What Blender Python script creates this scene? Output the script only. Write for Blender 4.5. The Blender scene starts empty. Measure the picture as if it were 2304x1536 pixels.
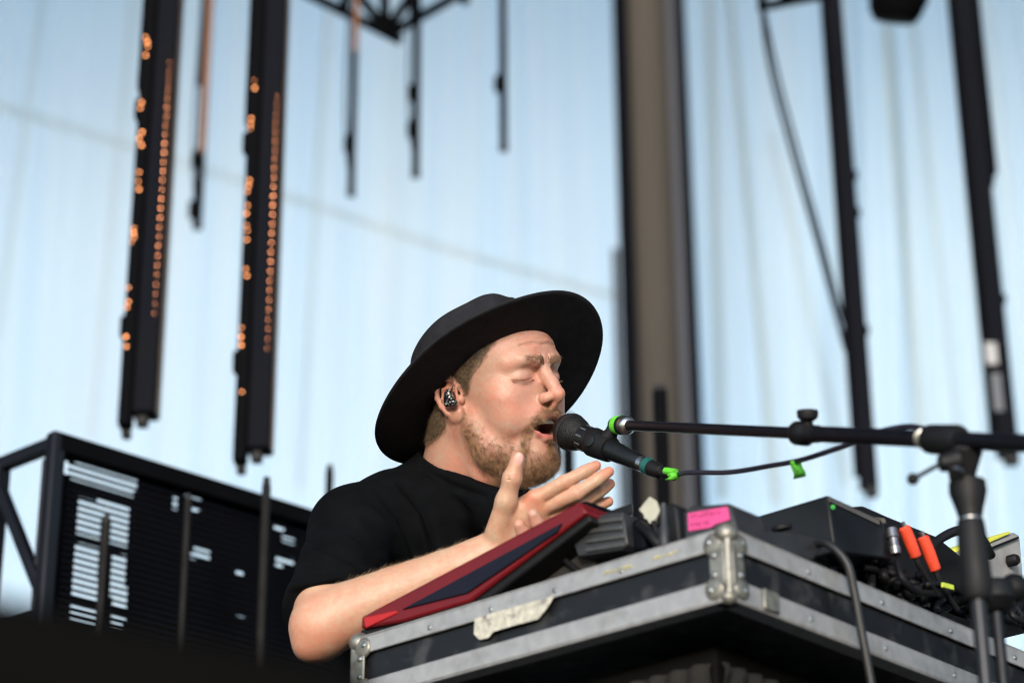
import bpy, bmesh, math, random
import numpy as np
from mathutils import Vector, Matrix
random.seed(7); np.random.seed(7)
R = math.radians
SC = bpy.context.scene
COL = SC.collection

# ------------------------------------------------------------------ camera
FPX = 5440.0                       # focal length in photo pixels (85 mm on 36 mm)
PITCH, ROLL = R(24.8), R(0.46)
CAM = Vector((0, 0, 1.6))
_f = Vector((0, math.cos(PITCH), math.sin(PITCH)))
_r0 = Vector((1, 0, 0)); _u0 = Vector((0, -math.sin(PITCH), math.cos(PITCH)))
_r = _r0 * math.cos(ROLL) - _u0 * math.sin(ROLL)
_u = _u0 * math.cos(ROLL) + _r0 * math.sin(ROLL)
cd = bpy.data.cameras.new('camera'); cam = bpy.data.objects.new('camera', cd); COL.objects.link(cam)
cam.matrix_world = Matrix(((_r.x, _u.x, -_f.x, CAM.x), (_r.y, _u.y, -_f.y, CAM.y), (_r.z, _u.z, -_f.z, CAM.z), (0, 0, 0, 1)))
cd.lens = 85; cd.sensor_width = 36; cd.clip_start = 0.05; cd.clip_end = 5000
cd.dof.use_dof = True; cd.dof.focus_distance = 3.22; cd.dof.aperture_fstop = 3.3
SC.camera = cam

# ------------------------------------------------------------------ sky and sun
SUN_EL, SUN_AZ = R(9), R(-8)     # azimuth measured from behind the camera, negative = to its left
sun_dir = Vector((math.sin(SUN_AZ) * math.cos(SUN_EL), -math.cos(SUN_AZ) * math.cos(SUN_EL), math.sin(SUN_EL)))
W = bpy.data.worlds.new('World'); SC.world = W; W.use_nodes = True
nt = W.node_tree; bg = nt.nodes['Background']
sky = nt.nodes.new('ShaderNodeTexSky'); sky.sky_type = 'NISHITA'; sky.sun_disc = False
sky.sun_elevation = R(16); sky.sun_rotation = math.atan2(sun_dir.x, sun_dir.y)
sky.air_density = 1.0; sky.dust_density = 0.6
nt.links.new(sky.outputs[0], bg.inputs[0]); bg.inputs[1].default_value = 0.15
sd = bpy.data.lights.new('sun', 'SUN'); sd.energy = 1.3; sd.angle = R(9); sd.color = (1.0, 0.95, 0.90)
so = bpy.data.objects.new('sun', sd); COL.objects.link(so)
so.rotation_euler = sun_dir.to_track_quat('Z', 'Y').to_euler(); so.location = (-4, -8, 8)
SC.view_settings.view_transform = 'Standard'; SC.view_settings.look = 'None'
SC.view_settings.exposure = 1.25; SC.view_settings.gamma = 1
SC.cycles.use_denoising = True; SC.cycles.use_adaptive_sampling = False; SC.cycles.filter_width = 1.15
SC.cycles.max_bounces = 8; SC.cycles.transparent_max_bounces = 16
SC.cycles.sample_clamp_indirect = 6

# ------------------------------------------------------------------ helpers
def C(px, py, d):                  # photo pixel + depth -> camera-frame point (x right, y up, z towards camera)
    return np.array(((px - 1152) / FPX * d, -(py - 768) / FPX * d, -d))
_M = np.array([[_r.x, _u.x, -_f.x], [_r.y, _u.y, -_f.y], [_r.z, _u.z, -_f.z]])
def c2w(p): return np.asarray(p, float) @ _M.T + np.array(CAM)
def w2c(p): return (np.asarray(p, float) - np.array(CAM)) @ _M
def P(px, py, d): return Vector(c2w(C(px, py, d)))
def on_z(px, py, z):               # where the ray through a pixel meets the level z
    v = c2w(C(px, py, 1.0)) - np.array(CAM)
    return Vector(np.array(CAM) + v * ((z - CAM.z) / v[2]))
def on_y(px, py, y):
    v = c2w(C(px, py, 1.0)) - np.array(CAM)
    return Vector(np.array(CAM) + v * (y / v[1]))

def tag(o, label=None, cat=None, group=None, kind=None):
    if label: o['label'] = label
    if cat: o['category'] = cat
    if group: o['group'] = group
    if kind: o['kind'] = kind
    return o
def empty(name, loc, label=None, cat=None, group=None):
    o = bpy.data.objects.new(name, None); COL.objects.link(o); o.location = loc; o.empty_display_size = .1
    return tag(o, label, cat, group)
def wloc(o):
    v = Vector((0, 0, 0))
    while o is not None: v += o.location; o = o.parent
    return v
def make_obj(name, verts, faces, mat, parent=None, smooth=True, origin=None):
    v = np.asarray(verts, float)
    off = wloc(parent) if parent is not None else Vector(origin if origin is not None else (0, 0, 0))
    me = bpy.data.meshes.new(name); me.from_pydata((v - np.array(off)).tolist(), [], faces); me.update()
    if smooth: me.polygons.foreach_set('use_smooth', [True] * len(me.polygons))
    o = bpy.data.objects.new(name, me); COL.objects.link(o)
    if parent is not None: o.parent = parent
    elif origin is not None: o.location = origin
    if mat: me.materials.append(mat)
    return o

class MB:
    """collects shapes in world space; build() links them as one mesh"""
    def __init__(s): s.v = []; s.f = []; s.cut = []
    def add(s, vs, fs):
        n = len(s.v); s.cut.append((n, len(s.f))); s.v += [tuple(v) for v in vs]; s.f += [tuple(i + n for i in f) for f in fs]; return s
    def box(s, c, size, ax=None):
        c = Vector(c); X, Y, Z = ax if ax else (Vector((1, 0, 0)), Vector((0, 1, 0)), Vector((0, 0, 1)))
        hx, hy, hz = [a / 2 for a in size]
        vs = [c + X * (hx * i) + Y * (hy * j) + Z * (hz * k) for i in (-1, 1) for j in (-1, 1) for k in (-1, 1)]
        if X.cross(Y).dot(Z) < 0: fs = [(2, 3, 1, 0), (4, 5, 7, 6), (0, 1, 5, 4), (6, 7, 3, 2), (0, 4, 6, 2), (3, 7, 5, 1)]
        else: fs = [(0, 1, 3, 2), (6, 7, 5, 4), (4, 5, 1, 0), (2, 3, 7, 6), (2, 6, 4, 0), (1, 5, 7, 3)]
        return s.add(vs, fs)
    def bar(s, a, b, w, h, up=(0, 0, 1)):
        a, b = Vector(a), Vector(b); d = (b - a); L = d.length; d.normalize(); up = Vector(up)
        sx = d.cross(up); sx = sx.normalized() if sx.length > 1e-6 else Vector((1, 0, 0)); uy = sx.cross(d)
        return s.box((a + b) / 2, (w, L, h), (sx, d, uy))
    def prism(s, poly, vec):        # polygon (list of points) swept along vec
        n = len(poly); vec = Vector(vec); vs = [Vector(p) for p in poly] + [Vector(p) + vec for p in poly]
        nn = Vector((0, 0, 0))
        for i in range(n): nn += vs[i].cross(vs[(i + 1) % n])
        fs = [tuple(range(n)), tuple(range(2 * n - 1, n - 1, -1))] + [(i, i + n, (i + 1) % n + n, (i + 1) % n) for i in range(n)]
        if nn.dot(vec) > 0: fs = [tuple(reversed(f)) for f in fs]
        return s.add(vs, fs)
    def tube(s, pts, r, n=10, cap=True):
        pts = [Vector(p) for p in pts]; rs = r if hasattr(r, '__len__') else [r] * len(pts)
        ref = None; base = len(s.v); vs = []; fs = []
        for i, p in enumerate(pts):
            t = (pts[min(i + 1, len(pts) - 1)] - pts[max(i - 1, 0)]).normalized()
            if ref is None: ref = t.orthogonal().normalized()
            ref = (ref - t * ref.dot(t)).normalized(); b = t.cross(ref)
            for k in range(n):
                a = 2 * math.pi * k / n; vs.append(p + (ref * math.cos(a) + b * math.sin(a)) * rs[i])
        for i in range(len(pts) - 1):
            for k in range(n): fs.append((i * n + k, i * n + (k + 1) % n, (i + 1) * n + (k + 1) % n, (i + 1) * n + k))
        if cap: fs.append(tuple(reversed(range(n)))); fs.append(tuple((len(pts) - 1) * n + k for k in range(n)))
        return s.add(vs, fs)
    def cyl(s, a, b, ra, rb=None, n=20): return s.tube([a, b], [ra, ra if rb is None else rb], n)
    def lathe(s, a, axis, prof, n=24):   # prof = [(t along axis, radius)]
        axis = Vector(axis).normalized(); return s.tube([Vector(a) + axis * t for t, _ in prof], [max(r, 1e-4) for _, r in prof], n)
    def ball(s, c, r, n=16, m=10):
        c = Vector(c); return s.tube([c + Vector((0, 0, -math.cos(math.pi * i / m) * r)) for i in range(m + 1)], [max(math.sin(math.pi * i / m) * r, 1e-4) for i in range(m + 1)], n)
    def each(s, name, mat, parent=None, **k):      # every shape its own object
        e = s.cut + [(len(s.v), len(s.f))]; out = []
        for (v0, f0), (v1, f1) in zip(e, e[1:]):
            q = MB(); q.v = s.v[v0:v1]; q.f = [tuple(i - v0 for i in f) for f in s.f[f0:f1]]; out.append(q.build(name, mat, parent, **k))
        return out
    def build(s, name, mat, parent=None, bevel=0, smooth=False, seg=2):
        o = make_obj(name, s.v, s.f, mat, parent, smooth, origin=None if parent is not None else np.mean(s.v, axis=0))
        if bevel:
            m = o.modifiers.new('bevel', 'BEVEL'); m.width = bevel; m.segments = seg; m.limit_method = 'ANGLE'; m.angle_limit = R(35)
        if not smooth:
            o.data.polygons.foreach_set('use_smooth', [True] * len(o.data.polygons))
            if hasattr(o.data, 'set_sharp_from_angle'): o.data.set_sharp_from_angle(angle=R(35))
        return o
def catmull(pts, n=8):
    pts = [Vector(p) for p in pts]; out = []
    for i in range(len(pts) - 1):
        p0 = pts[max(i - 1, 0)]; p1 = pts[i]; p2 = pts[i + 1]; p3 = pts[min(i + 2, len(pts) - 1)]
        for k in range(n):
            t = k / n
            out.append(0.5 * ((2 * p1) + (p2 - p0) * t + (2 * p0 - 5 * p1 + 4 * p2 - p3) * t * t + (3 * p1 - p0 - 3 * p2 + p3) * t ** 3))
    out.append(pts[-1]); return out

# ------------------------------------------------------------------ materials
def mat(name, color, rough=.5, metal=0, spec=.5, noise=0, nscale=20, bump=0, bscale=200, coord='Object', stretch=(1, 1, 1), sheen=0, coat=0, dirt=None, dirtw=.0):
    m = bpy.data.materials.new(name); m.use_nodes = True; t = m.node_tree; b = t.nodes['Principled BSDF']
    b.inputs['Base Color'].default_value = (*color, 1); b.inputs['Roughness'].default_value = rough
    b.inputs['Metallic'].default_value = metal; b.inputs['Specular IOR Level'].default_value = spec
    b.inputs['Coat Weight'].default_value = coat
    if sheen: b.inputs['Sheen Weight'].default_value = sheen; b.inputs['Sheen Roughness'].default_value = .6
    tc = t.nodes.new('ShaderNodeTexCoord'); mp = t.nodes.new('ShaderNodeMapping'); mp.inputs['Scale'].default_value = stretch
    t.links.new(tc.outputs[coord], mp.inputs[0])
    if noise:
        n = t.nodes.new('ShaderNodeTexNoise'); n.inputs['Scale'].default_value = nscale; n.inputs['Detail'].default_value = 6
        t.links.new(mp.outputs[0], n.inputs['Vector'])
        cr = t.nodes.new('ShaderNodeMapRange'); cr.inputs[1].default_value = .3; cr.inputs[2].default_value = .7
        cr.inputs[3].default_value = 1 - noise; cr.inputs[4].default_value = 1 + noise
        t.links.new(n.outputs[0], cr.inputs[0])
        mx = t.nodes.new('ShaderNodeVectorMath'); mx.operation = 'SCALE'; mx.inputs[0].default_value = color
        t.links.new(cr.outputs[0], mx.inputs['Scale']); last = mx.outputs[0]
        if dirt:
            n2 = t.nodes.new('ShaderNodeTexNoise'); n2.inputs['Scale'].default_value = nscale * .6; n2.inputs['Detail'].default_value = 8
            t.links.new(tc.outputs[coord], n2.inputs['Vector'])
            r2 = t.nodes.new('ShaderNodeMapRange'); r2.inputs[1].default_value = .52; r2.inputs[2].default_value = .7; r2.inputs[4].default_value = dirtw
            t.links.new(n2.outputs[0], r2.inputs[0])
            mm = t.nodes.new('ShaderNodeMix'); mm.data_type = 'RGBA'; mm.inputs[7].default_value = (*dirt, 1)
            t.links.new(r2.outputs[0], mm.inputs[0]); t.links.new(last, mm.inputs[6]); last = mm.outputs[2]
        t.links.new(last, b.inputs['Base Color'])
        r3 = t.nodes.new('ShaderNodeMapRange'); r3.inputs[3].default_value = max(rough - .12, .02); r3.inputs[4].default_value = min(rough + .12, 1)
        t.links.new(n.outputs[0], r3.inputs[0]); t.links.new(r3.outputs[0], b.inputs['Roughness'])
    if bump:
        n = t.nodes.new('ShaderNodeTexNoise'); n.inputs['Scale'].default_value = bscale; n.inputs['Detail'].default_value = 4
        t.links.new(mp.outputs[0], n.inputs['Vector'])
        bp = t.nodes.new('ShaderNodeBump'); bp.inputs['Strength'].default_value = bump; bp.inputs['Distance'].default_value = .001
        t.links.new(n.outputs[0], bp.inputs['Height']); t.links.new(bp.outputs[0], b.inputs['Normal'])
    return m
# ------------------------------------------------------------------ signed distance modelling (for the person)
class Field:
    def __init__(s, lo, hi, h):
        s.lo = np.array(lo, float); s.h = h; n = np.ceil((np.array(hi) - s.lo) / h).astype(int) + 1
        s.n = n; s.ax = [s.lo[i] + h * np.arange(n[i]) for i in range(3)]
        s.F = np.full(tuple(n), 50.0 * h, np.float32)
    def sub(s, lo, hi):
        a = np.clip(np.floor((np.array(lo) - s.lo) / s.h).astype(int), 0, s.n); b = np.clip(np.ceil((np.array(hi) - s.lo) / s.h).astype(int) + 1, 0, s.n)
        sl = tuple(slice(a[i], b[i]) for i in range(3))
        X = s.ax[0][sl[0]][:, None, None]; Y = s.ax[1][sl[1]][None, :, None]; Z = s.ax[2][sl[2]][None, None, :]
        return sl, X, Y, Z
    def op(s, sl, d, k, op):
        if 0 in d.shape: return
        a = s.F[sl]; d = d.astype(np.float32); k = max(k, 1e-6)
        if op == 'u': hh = np.maximum(k - np.abs(a - d), 0) / k; s.F[sl] = np.minimum(a, d) - hh * hh * k * .25
        else: d = -d; hh = np.maximum(k - np.abs(a - d), 0) / k; s.F[sl] = np.maximum(a, d) + hh * hh * k * .25
    def ell(s, c, r, k=0, op='u', rot=None, sym=False):
        c = np.array(c, float); r = np.array(r, float) * np.ones(3); m = k + 3 * s.h + (max(r) if rot is not None else 0)
        sl, X, Y, Z = s.sub(c - r - m, c + r + m)
        x, y, z = X - c[0], Y - c[1], Z - c[2]
        if rot is not None:
            Q = np.array(rot); x, y, z = (Q[0, 0] * x + Q[1, 0] * y + Q[2, 0] * z, Q[0, 1] * x + Q[1, 1] * y + Q[2, 1] * z, Q[0, 2] * x + Q[1, 2] * y + Q[2, 2] * z)
        k0 = np.sqrt((x / r[0]) ** 2 + (y / r[1]) ** 2 + (z / r[2]) ** 2); k1 = np.sqrt((x / r[0] ** 2) ** 2 + (y / r[1] ** 2) ** 2 + (z / r[2] ** 2) ** 2)
        s.op(sl, k0 * (k0 - 1) / np.maximum(k1, 1e-9), k, op)
        if sym: 
            rt = None if rot is None else np.diag([-1, 1, 1]) @ np.array(rot)
            s.ell((-c[0], c[1], c[2]), r, k, op, rt)
    def cap(s, a, b, ra, rb=None, k=0, op='u', sym=False, flat=None):
        # flat = (direction, factor): squeeze along a direction
        rb = ra if rb is None else rb; a = np.array(a, float); b = np.array(b, float); R_ = max(ra, rb); m = R_ * (1 if flat is None else 1.3) + k + 3 * s.h
        sl, X, Y, Z = s.sub(np.minimum(a, b) - m, np.maximum(a, b) + m)
        d = b - a; L2 = max(float(d @ d), 1e-12)
        t = np.clip(((X - a[0]) * d[0] + (Y - a[1]) * d[1] + (Z - a[2]) * d[2]) / L2, 0, 1)
        x, y, z = X - a[0] - t * d[0], Y - a[1] - t * d[1], Z - a[2] - t * d[2]
        if flat is not None:
            n = np.array(flat[0], float); n /= np.linalg.norm(n); q = (x * n[0] + y * n[1] + z * n[2]) * (1 / flat[1] - 1)
            x = x + q * n[0]; y = y + q * n[1]; z = z + q * n[2]
        dd = np.sqrt(x * x + y * y + z * z) - (ra + (rb - ra) * t)
        if flat is not None: dd = dd * flat[1] ** .5
        s.op(sl, dd, k, op)
        if sym: s.cap((-a[0], a[1], a[2]), (-b[0], b[1], b[2]), ra, rb, k, op, flat=None if flat is None else ((-flat[0][0], flat[0][1], flat[0][2]), flat[1]))
    def path(s, pts, rs, k=0, op='u', sym=False, flat=None):
        for i in range(len(pts) - 1): s.cap(pts[i], pts[i + 1], rs[i], rs[i + 1], k, op, sym, flat)
    def cut(s, p, n, k=0):           # keep the side where (x-p).n < 0
        n = np.array(n, float); n /= np.linalg.norm(n)
        sl, X, Y, Z = s.sub(s.lo, s.lo + s.n * s.h)
        d = (X - p[0]) * n[0] + (Y - p[1]) * n[1] + (Z - p[2]) * n[2]; s.op(sl, -d, k, 's')
    def mesh(s, smooth=1):
        F = s.F; F[[0, -1]] = 9; F[:, [0, -1]] = 9; F[:, :, [0, -1]] = 9
        I = F < 0
        nx, ny, nz = F.shape
        c = np.zeros((nx - 1, ny - 1, nz - 1), np.uint8)
        for i in (0, 1):
            for j in (0, 1):
                for k in (0, 1): c += I[i:nx - 1 + i, j:ny - 1 + j, k:nz - 1 + k]
        cells = np.argwhere((c > 0) & (c < 8)); idx = np.full(c.shape, -1, np.int64); idx[tuple(cells.T)] = np.arange(len(cells))
        acc = np.zeros((len(cells), 3)); cnt = np.zeros(len(cells))
        co = [(i, j, k) for i in (0, 1) for j in (0, 1) for k in (0, 1)]
        V = {o: F[cells[:, 0] + o[0], cells[:, 1] + o[1], cells[:, 2] + o[2]].astype(float) for o in co}
        for a in co:
            for d in range(3):
                if a[d] == 0:
                    b = list(a); b[d] = 1; b = tuple(b); va, vb = V[a], V[b]; m = (va < 0) != (vb < 0)
                    t = np.where(m, va / np.where(m, va - vb, 1), 0)
                    p = np.array(a, float)[None] + np.zeros((len(cells), 3)); p[:, d] += t
                    acc += p * m[:, None]; cnt += m
        v = cells + acc / np.maximum(cnt, 1)[:, None]; v = v * s.h + s.lo
        faces = []
        for d in range(3):
            u, w = (d + 1) % 3, (d + 2) % 3
            A = I; B = np.roll(I, -1, axis=d); ch = A != B
            e = np.argwhere(ch); e = e[(e[:, d] < F.shape[d] - 1) & (e[:, u] > 0) & (e[:, w] > 0) & (e[:, u] < F.shape[u] - 1) & (e[:, w] < F.shape[w] - 1)]
            q = []
            for (du, dw) in ((-1, -1), (0, -1), (0, 0), (-1, 0)):
                ee = e.copy(); ee[:, u] += du; ee[:, w] += dw; q.append(idx[tuple(ee.T)])
            q = np.stack(q, 1); inside = I[tuple(e.T)]
            q[~inside] = q[~inside][:, ::-1]; faces.append(q)
        f = np.concatenate(faces); f = f[(f >= 0).all(1)]
        for _ in range(smooth):      # light laplacian pass
            a = np.zeros_like(v); n = np.zeros(len(v))
            for i in range(4):
                p, q = f[:, i], f[:, (i + 1) % 4]
                for ax in range(3):
                    a[:, ax] += np.bincount(p, v[q, ax], len(v)) + np.bincount(q, v[p, ax], len(v))
                n += np.bincount(p, minlength=len(v)) + np.bincount(q, minlength=len(v))
            v = v * .5 + .5 * a / np.maximum(n, 1)[:, None]
        return v, f
def vnormals(v, f):
    n = np.cross(v[f[:, 2]] - v[f[:, 0]], v[f[:, 3]] - v[f[:, 1]]); out = np.zeros_like(v)
    for i in range(4):
        for ax in range(3): out[:, ax] += np.bincount(f[:, i], n[:, ax], len(v))
    return out / np.maximum(np.linalg.norm(out, axis=1), 1e-12)[:, None]
def seg_dist(p, pts):
    best = np.full(len(p), 1e9); par = np.zeros(len(p))
    for i in range(len(pts) - 1):
        a, b = np.array(pts[i], float), np.array(pts[i + 1], float); d = b - a
        t = np.clip(((p - a) @ d) / (d @ d), 0, 1); q = np.linalg.norm(p - a - t[:, None] * d, axis=1)
        m = q < best; best[m] = q[m]; par[m] = (i + t)[m]
    return best, par
def set_colors(o, col):
    a = o.data.color_attributes.new('tint', 'FLOAT_COLOR', 'POINT')
    a.data.foreach_set('color', np.concatenate([np.clip(col, 0, 1), np.ones((len(col), 1))], 1).astype(np.float32).ravel())

def hair_obj(name, strands, radii, mat_, parent):
    """strands: (n, k, 3) world points; radii: (k,) profile or (n,k)"""
    n, k, _ = strands.shape
    cu = bpy.data.hair_curves.new(name); cu.add_curves([k] * n)
    off = np.array(wloc(parent)); cu.points.foreach_set('position', (strands - off).astype(np.float32).ravel())
    rr = np.broadcast_to(radii, (n, k)).astype(np.float32).ravel()
    a = cu.attributes.get('radius') or cu.attributes.new('radius', 'FLOAT', 'POINT'); a.data.foreach_set('value', rr)
    cu.materials.append(mat_); o = bpy.data.objects.new(name, cu); COL.objects.link(o); o.parent = parent
    return o
def hair_mat(name, c1, c2, rough=.45, clump=0):
    m = bpy.data.materials.new(name); m.use_nodes = True; t = m.node_tree; b = t.nodes['Principled BSDF']
    hi = t.nodes.new('ShaderNodeHairInfo'); cr = t.nodes.new('ShaderNodeValToRGB')
    cr.color_ramp.elements[0].color = (*c1, 1); cr.color_ramp.elements[1].color = (*c2, 1)
    if clump:
        tc = t.nodes.new('ShaderNodeTexCoord'); n = t.nodes.new('ShaderNodeTexNoise'); n.inputs['Scale'].default_value = clump; n.inputs['Detail'].default_value = 3
        t.links.new(tc.outputs['Object'], n.inputs['Vector']); mr = t.nodes.new('ShaderNodeMapRange'); mr.inputs[1].default_value = .38; mr.inputs[2].default_value = .62
        t.links.new(n.outputs[0], mr.inputs[0]); ad = t.nodes.new('ShaderNodeMath'); ad.operation = 'MULTIPLY_ADD'; ad.inputs[1].default_value = .35
        m7 = t.nodes.new('ShaderNodeMath'); m7.operation = 'MULTIPLY'; m7.inputs[1].default_value = .65; t.links.new(mr.outputs[0], m7.inputs[0])
        t.links.new(hi.outputs['Random'], ad.inputs[0]); t.links.new(m7.outputs[0], ad.inputs[2]); t.links.new(ad.outputs[0], cr.inputs[0])
    else: t.links.new(hi.outputs['Random'], cr.inputs[0])
    t.links.new(cr.outputs[0], b.inputs['Base Color'])
    b.inputs['Roughness'].default_value = rough; b.inputs['Specular IOR Level'].default_value = .6
    return m

def skin_material():
    m = bpy.data.materials.new('skin'); m.use_nodes = True; t = m.node_tree; b = t.nodes['Principled BSDF']
    at = t.nodes.new('ShaderNodeVertexColor'); at.layer_name = 'tint'
    tc = t.nodes.new('ShaderNodeTexCoord')
    n = t.nodes.new('ShaderNodeTexNoise'); n.inputs['Scale'].default_value = 45; n.inputs['Detail'].default_value = 7; n.inputs['Roughness'].default_value = .6
    t.links.new(tc.outputs['Object'], n.inputs['Vector'])
    cr = t.nodes.new('ShaderNodeValToRGB'); e = cr.color_ramp.elements
    e[0].position = .3; e[0].color = (1.06, .82, .78, 1); e[1].position = .7; e[1].color = (1.0, 1.10, 1.08, 1)
    t.links.new(n.outputs[0], cr.inputs[0])
    mx = t.nodes.new('ShaderNodeMix'); mx.data_type = 'RGBA'; mx.blend_type = 'MULTIPLY'; mx.inputs[0].default_value = .8
    t.links.new(at.outputs[0], mx.inputs[6]); t.links.new(cr.outputs[0], mx.inputs[7])
    nb = t.nodes.new('ShaderNodeTexNoise'); nb.inputs['Scale'].default_value = 150; nb.inputs['Detail'].default_value = 5; nb.inputs['Roughness'].default_value = .7
    t.links.new(tc.outputs['Object'], nb.inputs['Vector']); cb_ = t.nodes.new('ShaderNodeValToRGB'); e = cb_.color_ramp.elements
    e[0].position = .32; e[0].color = (1.04, .80, .76, 1); e[1].position = .68; e[1].color = (1.0, 1.08, 1.06, 1); t.links.new(nb.outputs[0], cb_.inputs[0])
    mxb = t.nodes.new('ShaderNodeMix'); mxb.data_type = 'RGBA'; mxb.blend_type = 'MULTIPLY'; mxb.inputs[0].default_value = .8
    t.links.new(mx.outputs[2], mxb.inputs[6]); t.links.new(cb_.outputs[0], mxb.inputs[7]); mx = mxb
    rn = t.nodes.new('ShaderNodeMapRange'); rn.inputs[1].default_value = .3; rn.inputs[2].default_value = .7; rn.inputs[3].default_value = .30; rn.inputs[4].default_value = .56
    t.links.new(nb.outputs[0], rn.inputs[0]); t.links.new(rn.outputs[0], b.inputs['Roughness'])
    # freckles
    v = t.nodes.new('ShaderNodeTexVoronoi'); v.inputs['Scale'].default_value = 130; t.links.new(tc.outputs['Object'], v.inputs['Vector'])
    vr = t.nodes.new('ShaderNodeMapRange'); vr.inputs[1].default_value = .06; vr.inputs[2].default_value = .16; vr.inputs[3].default_value = .94; vr.inputs[4].default_value = 1
    t.links.new(v.outputs['Distance'], vr.inputs[0])
    m2 = t.nodes.new('ShaderNodeVectorMath'); m2.operation = 'SCALE'; t.links.new(mx.outputs[2], m2.inputs[0]); t.links.new(vr.outputs[0], m2.inputs['Scale'])
    t.links.new(m2.outputs[0], b.inputs['Base Color'])
    b.inputs['Roughness'].default_value = .47; b.inputs['Specular IOR Level'].default_value = .45
    b.inputs['Subsurface Weight'].default_value = .6; b.inputs['Subsurface Radius'].default_value = (1, .35, .2); b.inputs['Subsurface Scale'].default_value = .0028
    n2 = t.nodes.new('ShaderNodeTexNoise'); n2.inputs['Scale'].default_value = 700; n2.inputs['Detail'].default_value = 3; t.links.new(tc.outputs['Object'], n2.inputs['Vector'])
    n3 = t.nodes.new('ShaderNodeTexNoise'); n3.inputs['Scale'].default_value = 120; n3.inputs['Detail'].default_value = 4; t.links.new(tc.outputs['Object'], n3.inputs['Vector'])
    ad = t.nodes.new('ShaderNodeMath'); ad.operation = 'ADD'; t.links.new(n2.outputs[0], ad.inputs[0]); t.links.new(n3.outputs[0], ad.inputs[1])
    bp = t.nodes.new('ShaderNodeBump'); bp.inputs['Strength'].default_value = .55; bp.inputs['Distance'].default_value = .0009
    t.links.new(ad.outputs[0], bp.inputs['Height']); t.links.new(bp.outputs[0], b.inputs['Normal'])
    return m
# ------------------------------------------------------------------ the person
HD = 3.30                                             # depth of the head
HO = C(1115, 890, HD)
th, pt = R(48), R(10)
HX = np.array((-math.cos(th), 0, math.sin(th)))       # towards the person's right ear (near the camera)
HF = np.array((math.sin(th) * math.cos(pt), math.sin(pt), math.cos(th) * math.cos(pt)))
HU = np.cross(HX, HF)
HM = np.stack([HX, HF, HU])                           # rows: local axes in the camera frame
def h2w(p): return c2w(HO + (np.asarray(p, float) @ HM) * .001)
def c2h(p): return ((np.asarray(p, float) - HO) @ HM.T) * 1000
def gau(p, c, r): return np.exp(-(((p - np.array(c)) / np.array(r)) ** 2).sum(1))

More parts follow.
